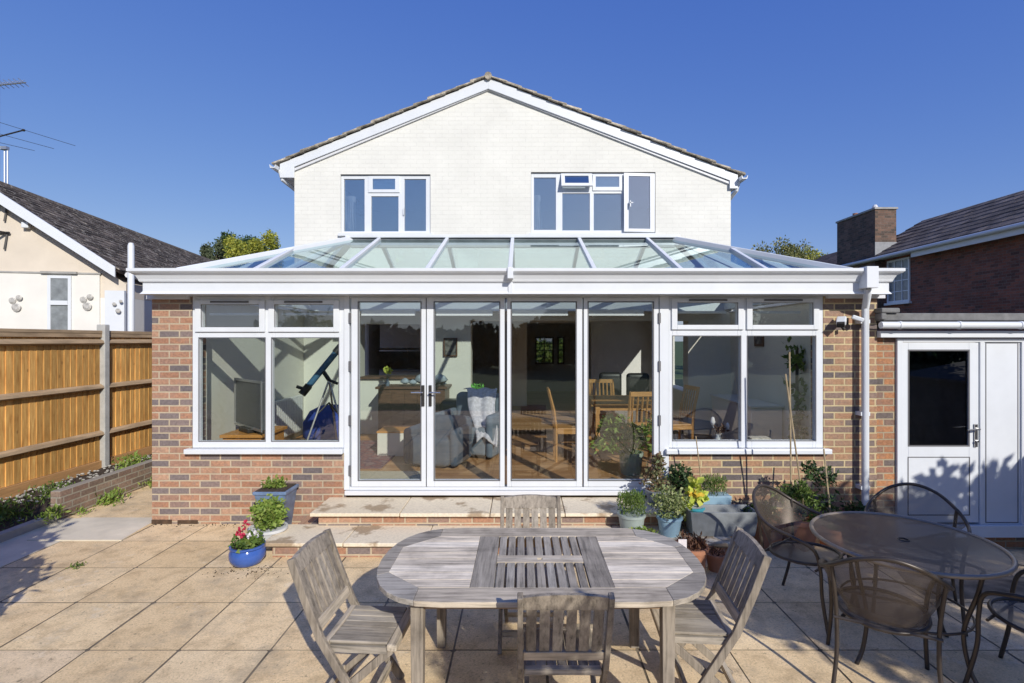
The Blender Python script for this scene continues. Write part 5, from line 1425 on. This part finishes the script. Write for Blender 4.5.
copy_tree(dc, (1.58, 6.92, zi), R(4), 'golden wood dining chair seen from behind at the right door leaf')
copy_tree(dc, (1.35, 8.45, zi), R(180), 'golden wood dining chair at the far side of the dining table')
copy_tree(dc, (2.20, 7.45, zi), R(100), 'golden wood dining chair at the left edge of the right window')
t = thing('dining_table', 'light wood dining table behind the right door leaf', 'table', (1.5, 7.72, zi))
local_box(t, 'tabletop', 'gold_oak', -.48, .62, -.55, .50, .735, .765, bevel=.005)
m = MB(); m.box(-.40,.54,-.46,-.44,.65,.734); m.box(-.40,.54,.39,.41,.65,.734); m.box(-.42,-.401,-.44,.39,.65,.734); m.box(.541,.56,-.44,.39,.65,.734); m.build('apron', 'gold_oak', t, local=True)
for sx in (-.43, .55):
    for sy in (-.47, .42): local_box(t, 'leg', 'gold_oak', sx-.03, sx+.03, sy-.03, sy+.03, 0, .734)
for px_, Y, lb in ((565, 8.9, 0), ):
    pass
def office(lb, x, y):
    t = thing('office_chair', lb, 'chair', (x, y, zi), 0, 'dark office chairs indoors')
    soft(t, 'backrest', 'black_metal', -.22, .22, .12, .26, .50, 1.02, bv=.12); soft(t, 'seat', 'black_metal', -.25, .25, -.25, .22, .42, .5, bv=.03)
    m = MB(); m.tube([(0,0,.05),(0,0,.42)], .03, 8)
    for k in range(5): a_ = k*1.256; m.tube([(0,0,.1),(.27*math.cos(a_), .27*math.sin(a_), .03)], .02, 6)
    m.build('base', 'black_metal', t, local=True)
office('black office chair in the dim room, left of the two by the dining table', PX(612,9.8), 9.8); office('black office chair in the dim room behind the rightmost dining chair', PX(640,9.6), 9.6)
# indoor plant in ribbed pot
t = pot('indoor_plant', 'leafy green plant in a ribbed sage pot just inside the right door', 'pot_sage', (PX(631,6.32), 6.32, zi), .125, .15, .27, n=10, cat='plant')
P_ = []
for k in range(34):
    a_ = rgc.uniform(0, 6.28); l = rgc.uniform(.12, .40); e = rgc.uniform(.05, .55)
    P_.append((l*math.cos(a_) - .06, l*math.sin(a_)*.8, .28 + e*.72))
stems(t, 'leaf_mid', (0,0,.22), P_, .004)
fol(t, 'foliage', 'leaf_bright', [q for p in P_ for q in blob_points(p, (.075,.075,.055), 22, rgc, .1)], .08, 31, .45, .2)
# climbing houseplant at right
t = pot('indoor_plant', 'tall dark climbing houseplant behind the right window', 'terracotta', (PX(797,6.7), 6.7, zi), .12, .15, .25, cat='plant')
m = MB(); m.tube([(0,0,.2),(0,0,1.55)], .02, 8); m.build('moss_pole', 'bark', t, local=True)
fol(t, 'foliage', 'leaf_mid', [q for k in range(34) for q in blob_points((rgc.uniform(-.12,.16), rgc.uniform(-.1,.1), .25+1.35*rgc.random()), (.06,.06,.06), 9, rgc, .1)], .10, 32, .6)
t = thing('sill_vase', 'small pale vase with white blooms on the right window sill', 'vase', (PX(718,5.86), 5.86, fz(449)))
m = MB(); m.lathe([(.035,0),(.045,.04),(.025,.10),(.03,.12)], (0,0,0), 14); m.build('vase', 'pot_white', t, local=True, smooth=True)
fol(t, 'leaves', 'leaf_brown', blob_points((.02,0,.17), (.08,.04,.05), 60, rgc, .1), .05, 33, .5)
m = MB(); m.lathe([(.01,-.04),(.03,0),(.018,.05),(.004,.06)], (-.06,0,.26), 10); m.lathe([(.008,-.03),(.026,0),(.016,.03),(.004,.045)], (.11,0,.21), 10); m.tube([(0,0,.1),(-.06,0,.22)], .003, 5); m.tube([(0,0,.1),(.11,0,.18)], .003, 5); m.build('flower', 'petal_white', t, local=True, smooth='all')
t = thing('book_pile', 'short stack of pale books on the right window sill', 'books', (PX(760,5.86), 5.86, fz(449)))
rb = random.Random(3)
for k in range(3): local_box(t, 'book', 'book', -.13+rb.uniform(-.02,.02), .11+rb.uniform(-.02,.02), -.07, .07, .002+k*.03, .028+k*.03)
t = thing('white_chest', 'low white chest along the right inner wall', 'chest', (3.42, 7.9, zi)); local_box(t, 'body', 'radiator', -.22, .22, -.75, .75, 0, .70, bevel=.01); local_box(t, 'lid', 'radiator', -.235, .235, -.77, .77, .702, .73, bevel=.006)
t = thing('wall_picture', 'small dark framed picture on the right inner wall', 'picture', (CRx-.236, 7.9, 2.03), R(0))
m = MB(); m.box(-.02, -.001, -.15, .15, -.11, .11); m.build('frame', 'dark_wood', t, local=True); m = MB(); m.box(-.024, -.021, -.11, .11, -.07, .07); m.build('print', 'paper', t, local=True)
# left corner items
t = thing('television', 'flat television turned side on behind the left window', 'television', (-3.36, 6.32, zi+.52), R(-42))
local_box(t, 'screen', 'screen', -.42, .42, -.02, .02, .06, .63, bevel=.008)
m = MB(); ring(m, -.435,.435,.045,.645,-.405,.405,.075,.615,-.032,-.0205); m.build('bezel', 'alu', t, local=True); local_box(t, 'stand', 'black_metal', -.15, .15, -.08, .08, 0, .06, bevel=.01)
t = thing('tv_cabinet', 'orange pine cabinet under the television', 'cabinet', (-3.42, 6.42, zi)); local_box(t, 'body', 'orange_wood', -.16, .30, -.30, .30, 0, .48, bevel=.006); local_box(t, 'top', 'orange_wood', -.18, .33, -.33, .33, .482, .52, bevel=.004)
t = thing('radiator', 'white panel radiator on the left inner wall', 'radiator', (CLx+.25, 8.2, zi+.12)); local_box(t, 'panel', 'radiator', .02, .10, -.5, .5, 0, .60, bevel=.012)
m = MB()
for k in range(16): m.box(.101, .106, -.48+k*.06, -.45+k*.06, .03, .57)
m.build('fin', 'radiator', t, local=True)
t = thing('bean_bag', 'large navy blue bean bag in the left back corner', 'bean bag', (-3.05, 8.2, zi))
m = MB(); m.lathe([(.26,0),(.38,.12),(.38,.34),(.29,.52),(.15,.60),(.02,.62)], (0,0,0), 24, 1.15, .9); m.build('body', 'cloth_navy', t, local=True, smooth='all')
# telescope
TX = PX(329, 7.0); t = thing('telescope', 'blue tube telescope on a tripod behind the left window', 'telescope', (TX, 7.0, zi))
ap_ = Vector((0, 0, PZ(380,7.0)-zi))
a = Vector((PX(307,7.0)-TX, -.1, PZ(391,7.0)-zi)); b_ = Vector((PX(337,7.0)-TX, .1, PZ(348,7.0)-zi))
m = MB(); m.tube([a, b_], .042, 16); m.build('tube', 'navy_tube', t, local=True, smooth=True)
m = MB(); m.tube([a - (b_-a)*.06, a + (b_-a)*.14], .052, 14); m.tube([a.lerp(b_, .88), b_ + (b_-a)*.04], .052, 14); m.tube([a.lerp(b_, .05), a.lerp(b_, .02) + Vector((-.10,-.02,.06))], .022, 10); m.tube([a.lerp(b_, .5), ap_], .03, 8); m.tube([ap_, ap_ + Vector((.12,0,-.05))], .02, 8); m.build('mount', 'black_metal', t, local=True, smooth=True)
for (dx, dy) in ((-.32,-.22), (.35,-.1), (.0,.38)):
    m = MB(); m.tube([ap_, (dx, dy, 0)], .014, 8); m.build('leg', 'alu', t, local=True)
m = MB()
for (dx, dy) in ((-.32,-.22), (.35,-.1), (.0,.38)): m.tube([ap_*.72 + Vector((0,0,0)), Vector((dx*.42, dy*.42, ap_.z*.58))], .01, 6)
m.build('brace', 'black_metal', t, local=True)

# ------------------------------------------------------------------ left neighbour bungalow
E = Vector((-7.48, 9.5, 3.22)); d_ = Vector((-.1855, 1, 0)).normalized(); u_ = Vector((-d_.y, d_.x, 0))  # u_ points left along gable
hw = 2.357; rise = 1.70; L_ = 12.6
bun = thing('bungalow', 'cream rendered bungalow with brown tiled gable roof beyond the left fence', 'bungalow', (-9.8, 9.2, 0))
def bp_(s_, z, dep=0): p = E + u_ * s_ + d_ * dep; return (p.x, p.y, z)
def gable_prism(mb, poly, dep0, dep1):  # poly of (s,z)
    i = len(mb.v); n = len(poly)
    mb.v += [bp_(s_, z, dep0) for s_, z in poly] + [bp_(s_, z, dep1) for s_, z in poly]
    mb.f += [tuple(i+k for k in range(n)), tuple(i+n+k for k in reversed(range(n)))] + [(i+k, i+n+k, i+n+(k+1) % n, i+(k+1) % n) for k in range(n)]
ez = 3.22
zs = PZ(274.5, 9.4)
m = MB(); gable_prism(m, [(-.12, zs-.42), (-.12, ez-.16), (hw, 5.0-.14), (2*hw-.04, ez-.06), (2*hw-.04, zs-.42)], .0, L_); m.build('upper_wall', 'render_cream', bun)
m = MB(); gable_prism(m, [(.30, 0), (.30, zs-.001), (2*hw-.22, zs-.001), (2*hw-.22, 0)], -.03, -.001); gable_prism(m, [(-.12, 0), (-.12, zs-.421), (2*hw-.04, zs-.421), (2*hw-.04, 0)], 0, L_); m.build('lower_wall', 'render_white', bun)
m = MB(); gable_prism(m, [(.28, zs+.0), (.28, zs+.03), (2*hw-.2, zs+.03), (2*hw-.2, zs+.0)], -.045, -.001); m.build('drip_ledge', 'concrete', bun)
# bargeboard
m = MB()
for (a, b_) in ((-.05, hw), (2*hw+.05, hw)):
    za = ez - .06
    gable_prism(m, [(a, za), (a + (.0 if a < 1 else 0), za+.19), (b_, 5.04), (b_, 5.04-.21)], -.22, -.19)
m.build('bargeboard', 'upvc', bun)
m = MB(); gable_prism(m, [(.02, ez-.03), (.02, ez+.0), (hw, 5.0-.15), (hw, 5.0-.19)], -.109, .0); m.build('soffit', 'dark_wood', bun)
m = MB()
for sg in (0, 1):
    sA = -.12 if sg == 0 else 2*hw+.12; zA = ez + .055
    P0 = bp_(sA, zA, -.2); P1 = bp_(sA, zA, L_); P2 = bp_(hw, 4.985, L_); P3 = bp_(hw, 4.985, -.2)
    sl2 = math.hypot(hw+.12, 4.985-zA)
    m.quad(P0, P1, P2, P3, uv=[(0,0), (L_+.2,0), (L_+.2,sl2), (0,sl2)])
    Q = [(p[0], p[1], p[2]-.05) for p in (P0, P1, P2, P3)]
    m.quad(*Q[::-1]); m.quad(P0, P3, Q[3], Q[0]); m.quad(P1, P0, Q[0], Q[1])
# give roof slopes a visible tile step: overlay courses on the near slope
o = m.build('roof', 'tile_brown', bun)
m = MB(); rgt = random.Random(21); nC = 21
sA = -.12; zA = ez + .055; sl2 = math.hypot(hw+.12, 4.985-zA)
for k in range(nC):
    t0, t1 = k/nC, (k+1.15)/nC
    for q in range(52):
        a_ = -.2 + (L_+.2)*q/52; b2 = a_ + (L_+.2)/52 - .006
        lift = .03 + rgt.uniform(0, .014)
        s0, z0_ = sA + (hw+.12)*t0, zA + (4.985-zA)*t0; s1, z1_ = sA + (hw+.12)*min(1,t1), zA + (4.985-zA)*min(1,t1)
        A = [bp_(s0, z0_+lift-.016, a_), bp_(s0, z0_+lift-.016, b2), bp_(s1, z1_+.004, b2), bp_(s1, z1_+.004, a_)]
        B = [(p[0], p[1], p[2]+.018) for p in A]
        m.hexa(A, B)
m.build('tiles', speckle_tile('brown_tiles_worn', (.105, .086, .072), .55, .95, (.40, .36, .30)), bun)
m = MB(); m.tube([bp_(hw, 4.96, -.2), bp_(hw, 4.96, L_)], .085, 8); m.build('ridge', speckle_tile('ridge_tiles', (.14,.115,.095), .2, .9, (.40,.36,.30)), bun)
m = MB(); m.tube([bp_(-.2, ez-.0, -.1), bp_(-.2, ez-.0, L_)], .055, 8); m.build('gutter', 'upvc_grey', bun)
def on_gable(px, Y=9.45):  # s coordinate for a pixel column on gable plane
    # solve ((E+u s).x / (E+u s).y) = (px-522)/512
    k = (px-522)/512.0
    return (k*E.y - E.x) / (u_.x - k*u_.y)
def gz(px, py):
    s_ = on_gable(px); p = E + u_*s_; return H - (py-340)/512.0*p.y
# window
sa, sb_ = on_gable(73), on_gable(49.5)
m = MB(); z0_, z1_ = gz(60, 330), gz(60, 276)
def gbox(mb, sa, sb2, za, zb, d0, d1): gable_prism(mb, [(sa, za), (sa, zb), (sb2, zb), (sb2, za)], d0, d1)
zm = gz(60, 302.5)
gbox(m, sa, sa+.05, z0_-.3, z1_, -.06, -.031); gbox(m, sb_-.05, sb_, z0_-.3, z1_, -.06, -.031); gbox(m, sa+.05, sb_-.05, z1_-.05, z1_, -.06, -.031); gbox(m, sa+.05, sb_-.05, zm-.05, zm+.03, -.07, -.031)
wo = m.build('window', 'upvc', bun, bevel=.004)
m = MB(); gbox(m, sa+.05, sb_-.05, z0_-.3, zm-.051, -.045, -.032); gbox(m, sa+.05, sb_-.05, zm+.031, z1_-.051, -.045, -.032); m.build('pane', 'glass_obscure', wo)
m = MB(); gbox(m, sa-.1, sb_+.1, z1_+.035, z1_+.075, -.08, -.046); m.build('window_head', 'concrete', bun)
# right white panel and cream column
m = MB(); gbox(m, -.14, on_gable(108), 0, gz(118, 291), -.10, -.032); m.build('white_screen', 'upvc', bun)
def ornament(px, py, lb, r=.085):
    s_ = on_gable(px); p = E + u_*s_; z = gz(px, py); base = Vector(bp_(s_, z, -.03 if px < 105 else -.13))
    t = thing('wall_ornament', lb, 'wall ornament', base, group='silver wall ornaments on the bungalow')
    for k, (dx, dz, r_) in enumerate(((-.07,.05,r*.8), (.05,.10,r*.7), (.0,-.07,r))):
        m = MB(); n = 12
        for q in range(n):
            a_ = 6.283*q/n; m.v.append((dx + r_*math.cos(a_), -.02, dz + r_*(1.1 if math.sin(a_) < 0 else .7)*math.sin(a_)))
        for q in range(n):
            a_ = 6.283*q/n; m.v.append((dx + r_*.7*math.cos(a_), -.035, dz + r_*.6*math.sin(a_)))
        for q in range(n): m.f.append((q, (q+1) % n, n+(q+1) % n, n+q))
        m.f.append(tuple(n+q for q in range(n))); m.f.append(tuple(reversed(range(n))))
        m.build('petal', 'ornament', t, local=True)
ornament(18.5, 303, 'silver petal wall ornament left of the narrow bungalow window'); ornament(89, 302, 'silver petal wall ornament right of the narrow bungalow window'); ornament(123, 307, 'small silver ornament on the white screen by the white pipe', .05)
m = MB(); zc_ = gz(29, 226); s_ = on_gable(29); gbox(m, s_-.05, s_+.06, zc_-.05, zc_+.05, -.10, -.002); m.build('wall_box', 'upvc', bun, bevel=.01)
m = MB()
for py in (205, 233):
    s_ = on_gable(8); z = gz(6, py); p = Vector(bp_(s_, z, -.02)); m.bar(p, p + Vector((-.1, -.35, 0)), .03, .03); m.bar(p + Vector((.06,-.02,0)), p + Vector((-.3,-.05,0)), .03, .03); m.bar(p + Vector((0,0,-.02)), p + Vector((-.03,-.02,-.3)), .025, .025)
m.build('wall_bracket', 'black_metal', bun)
pv = thing('vent_pipe', 'tall white vent pipe standing by the bungalow eave', 'pipe', (PX(131,9.0), 9.0, 0))
m = MB(); m.tube([(0,0,0), (0,0,PZ(246,9.0)), (0,0,PZ(243,9.0))], [.05,.05,.035], 14); m.build('pipe', 'upvc', pv, local=True, smooth=True)
# aerials
ar = thing('tv_aerial', 'tall rooftop television aerials above the bungalow ridge at the left edge', 'aerial', bp_(hw-.4, 4.7, .9))
B0 = Vector(ar.location); Ya = B0.y
m = MB(); xm = PX(-1.5, Ya); m.tube([(xm, Ya, 4.6), (xm, Ya, PZ(74, Ya))], .02, 8); m.tube([(PX(5,Ya), Ya+.05, 4.75), (PX(5,Ya), Ya+.05, PZ(146,Ya))], .013, 6); m.tube([(PX(2,Ya), Ya+.05, 4.75), (PX(2,Ya), Ya+.05, PZ(148,Ya))], .013, 6); m.box(PX(-1,Ya), PX(6,Ya), Ya, Ya+.07, PZ(149,Ya), PZ(146,Ya)); m.build('mast', 'alu', ar)
m = MB(); m.tube([(PX(-8,Ya), Ya, PZ(86,Ya)), (PX(26,Ya), Ya, PZ(82.5,Ya))], .012, 6)
for k in range(7):
    x = PX(-6+k*4.9, Ya); z = PZ(85.6 - k*.5, Ya); m.tube([(x-.03, Ya-.08, z+.05), (x+.03, Ya+.08, z-.04)], .006, 5); m.tube([(x, Ya-.1, z-.05), (x+.02, Ya, z+.05)], .005, 5)
m.build('short_antenna', 'alu', ar)
m = MB(); m.tube([(PX(-14,Ya), Ya, PZ(140,Ya)), (PX(24,Ya), Ya, PZ(130,Ya))], .014, 6); m.lathe([(.02,-.02),(.03,0),(.02,.02)], (PX(23.5,Ya), Ya, PZ(130.2,Ya)), 8)
for (xa, ya_, xb, yb) in ((-20,118,62,140), (-22,130,40,143), (-22,140,20,145)): m.tube([(PX(xa,Ya), Ya-.3, PZ(ya_,Ya)), (PX(xb,Ya), Ya+.3, PZ(yb,Ya))], .0045, 5)
m.build('long_antenna', 'black_metal', ar)

# ------------------------------------------------------------------ right neighbour
nb = thing('brick_house', 'dark red brick neighbour house with tiled roof at the right edge', 'house', (14, 14, 0))
NX = 12.3; EZ = 4.80
m = MB(); m.box(NX, 17, 6.5, 17.35, -.4, EZ); m.box(NX+.0, 17, 17.352, 24, -.4, EZ-.2); m.build('wall', 'brick_dark', nb)
m = MB(); P0 = (NX-.35, 6, EZ-.02); P1 = (NX-.35, 24.2, EZ-.02); P2 = (14.4, 24.2, 6.25); P3 = (14.4, 6, 6.25)
# near roof part up to Y=18.4 and far lower part
m.quad((NX-.35,6,EZ), (14.4,6,6.26), (14.4,18.4,6.26), (NX-.35,18.4,EZ), uv=[(0,0),(0,2.8),(12.4,2.8),(12.4,0)])
m.quad((14.4,6,6.26), (17.2,6,EZ), (17.2,18.4,EZ), (14.4,18.4,6.26), uv=[(0,2.8),(0,0),(12.4,0),(12.4,2.8)])
m.quad((NX-.35,18.4,EZ), (14.4,18.4,6.26), (17.2,18.4,EZ))
m.quad((NX-.35,18.4,EZ-.02), (14.2,18.4,6.0), (14.2,24.2,6.0), (NX-.35,24.2,EZ-.02), uv=[(0,0),(0,2.6),(5.8,2.6),(5.8,0)])
m.build('roof', 'tile_grey', nb)
m = MB(); rgt = random.Random(31); nC = 8
for k in range(nC):
    t0, t1 = k/nC, (k+1.1)/nC
    lift = .05
    xa, za = NX-.37 + 2.45*t0, EZ + .01 + 1.46*t0; xb, zb = NX-.37+2.45*min(1,t1), EZ+.01+1.46*min(1,t1)
    q = 6.0
    while q < 18.3:
        b2 = min(q + .32, 18.4); l = lift + rgt.uniform(0,.012)
        m.hexa([(xa,q,za+l-.03),(xb,q,zb),(xb,b2-.01,zb),(xa,b2-.01,za+l-.03)], [(xa,q,za+l),(xb,q,zb+.03),(xb,b2-.01,zb+.03),(xa,b2-.01,za+l)]); q = b2
m.build('tiles', speckle_tile('grey_brown_tiles', (.13, .11, .105), .35, .3), nb)
m = MB(); m.tube([(14.4,6,6.25), (14.4,18.4,6.25)], .07, 8); m.build('ridge', 'tile_verge', nb)
m = MB(); m.box(NX-.34, NX-.31, 6, 15.75, EZ-.24, EZ-.02); m.box(NX-.30, NX, 6, 24, EZ-.06, EZ-.03); m.box(NX-.34, NX-.31, 15.76, 24, EZ-.10, EZ-.02); m.build('fascia', 'upvc_grey', nb)
m = MB(); m.tube([(NX-.41, 6, EZ-.03), (NX-.41, 24, EZ-.05)], .06, 10); m.build('gutter', 'upvc_grey', nb, smooth=True)
chm = MB(); chm.box(12.0, 12.72, 17.4, 19.5, 3.0, 6.46); cho = chm.build('chimney', 'brick_chimney', nb)
m = MB(); m.box(11.96, 12.76, 17.36, 19.54, 6.461, 6.53); m.build('chimney_cap', 'concrete', cho, bevel=.01)
m = MB(); m.lathe([(.10,0),(.11,.02),(.08,.12),(.09,.16)], (12.3,18.9,6.53), 12); m.build('chimney_pot', 'terracotta', cho); m = MB(); m.lathe([(.08,0),(.09,.05),(.05,.12)], (12.10,17.55,6.53), 10); m.build('chimney_cowl', 'upvc_grey', cho)
m = MB(); m.box(11.99, 12.73, 17.385, 17.398, 4.85, 5.35); m.build('chimney_flashing', 'lead', cho)
# georgian window on the side wall
yA, yB = 512*NX/(910.5-522), 512*NX/(888-522); zA, zB = 3.25, 4.66
m = MB()
def sidebox(mb, ya2, yb2, za, zb, d0=-.04, d1=.0): mb.box(NX+d0, NX+d1-.001, ya2, yb2, za, zb)
sidebox(m, yA, yA+.06, zA, zB); sidebox(m, yB-.06, yB, zA, zB); sidebox(m, yA+.06, yB-.06, zA, zA+.06); sidebox(m, yA+.06, yB-.06, zB-.06, zB)
for k in (1,2): sidebox(m, yA+(yB-yA)*k/3-.015, yA+(yB-yA)*k/3+.015, zA+.06, zB-.06, -.03)
for k in (1,2,3): sidebox(m, yA+.06, yB-.06, zA+(zB-zA)*k/4-.015, zA+(zB-zA)*k/4+.015, -.025)
wo = m.build('window', 'upvc', nb)
m = MB(); sidebox(m, yA+.06, yB-.06, zA+.06, zB-.06, -.012); m.build('pane', 'glass_obscure', wo)
m = MB(); sidebox(m, yA-.06, yB+.06, zA-.07, zA-.002, -.10); m.build('sill', 'upvc', wo)

# ------------------------------------------------------------------ trees beyond
def far_tree(name, label, cxp, topy, wpx, hpx, Y, mat, seed, n=6000, size=.22, dens=.34):
    c = (PX(cxp, Y), Y, PZ(topy + hpx/2, Y)); r = (wpx/2/512*Y, wpx/2/512*Y, hpx/2/512*Y)
    return tree(name, label, (c[0], c[1], -.4), c, r, mat, n, size, seed, .22, 'trees beyond the houses', clump=dens)
far_tree('tree', 'green and yellow autumn tree left of the white house', 251, 226, 54, 64, 34, 'leaf_autumn', 3, 16000, .16)
far_tree('tree', 'dark green tree behind the yellowing tree, near the bungalow roof', 216, 234, 28, 60, 38, 'leaf_belt', 4, 8000, .18)
far_tree('tree', 'small dark tree close to the left wall of the white house', 274, 245, 26, 50, 40, 'leaf_tree', 5, 6000, .18)
far_tree('tree', 'dark crown peeping over the yellowing tree', 240, 233, 50, 44, 42, 'leaf_tree', 14, 9000, .2)
far_tree('tree', 'loose olive tree right of the white house', 780, 238, 62, 70, 30, 'leaf_olive', 6, 6500, .15, .36)
far_tree('tree', 'olive and yellow tree just left of the neighbour chimney', 826, 241, 44, 64, 33, 'leaf_olive', 7, 5000, .16, .36)
far_tree('tree', 'sparse olive tree between two others beyond the conservatory roof', 804, 245, 50, 50, 36, 'leaf_autumn', 8, 4000, .16, .34)
far_tree('tree', 'green street tree seen through the far window of the dark room', 548, 330, 90, 60, 26, 'leaf_bright', 9, 4000, .26)
# trees that throw the dappled shade at the right, off frame
tree('shade_tree', 'leafy tree behind the camera on the right shading the metal table', (4.5, .0, -.04), (5.3, -.45, 2.75), (1.5, 1.9, 1.25), 'leaf_tree', 14000, .12, 21, .09, 'garden trees near the camera', nclump=18, clump=.33)
tree('shade_tree', 'leafy tree right of the frame shading the white side door', (6.4, 1.4, -.04), (6.25, 1.5, 2.25), (1.3, 1.3, .95), 'leaf_tree', 3600, .15, 22, .08, 'garden trees near the camera', nclump=24, clump=.24)
tree('shrub', 'rounded shrub left of the frame casting shade on the path', (-4.3, 2.1, -.04), (-4.3, 2.05, 1.15), (1.15, 1.0, 1.15), 'leaf_tree', 20000, .11, 23, .05, None, 'shrub', nclump=22, clump=.42)
tree('bay_tree', 'slender young tree behind the camera dappling the near folding chair', (1.66, -.62, -.04), (1.62, -.60, 2.17), (.42, .42, .40), 'leaf_tree', 1500, .075, 25, .025, None, nclump=12, clump=.34)
# low shed beyond the right edge
sh = thing('garden_shed', 'low timber garden shed beyond the right edge of the patio', 'shed', (7.1, 3.9, 0))
m = MB(); m.box(6.15, 8.1, 3.0, 4.75, -.3, 1.42); m.build('body', 'felt', sh); m = MB(); m.hexa([(6.08,2.95,1.42),(8.2,2.95,1.42),(8.2,4.82,1.42),(6.08,4.82,1.42)], [(6.08,2.95,1.46),(8.2,2.95,1.85),(8.2,4.82,1.85),(6.08,4.82,1.46)]); m.build('roof', 'felt', sh)
# belt of trees at the end of the garden, seen only in the glass
rgw = random.Random(77); wd = MB(); tk = MB()
for k in range(34):
    x = -34 + k*2.05 + rgw.uniform(-.6,.6); hgt = rgw.uniform(2.5, 3.2) + (2.4 if 3 < x < 12 else 0); y = -27 + rgw.uniform(-3,3)
    leaf_cloud(wd, blob_points((x, y, hgt*.48), (1.9, 1.3, hgt*.55), 1500, rgw, .3, 2.5, k), .5, rgw, .8)
tag(wd.build('tree_belt', 'leaf_belt'), 'far belt of garden trees behind the camera, mirrored in the door glass', 'trees', kind='stuff')
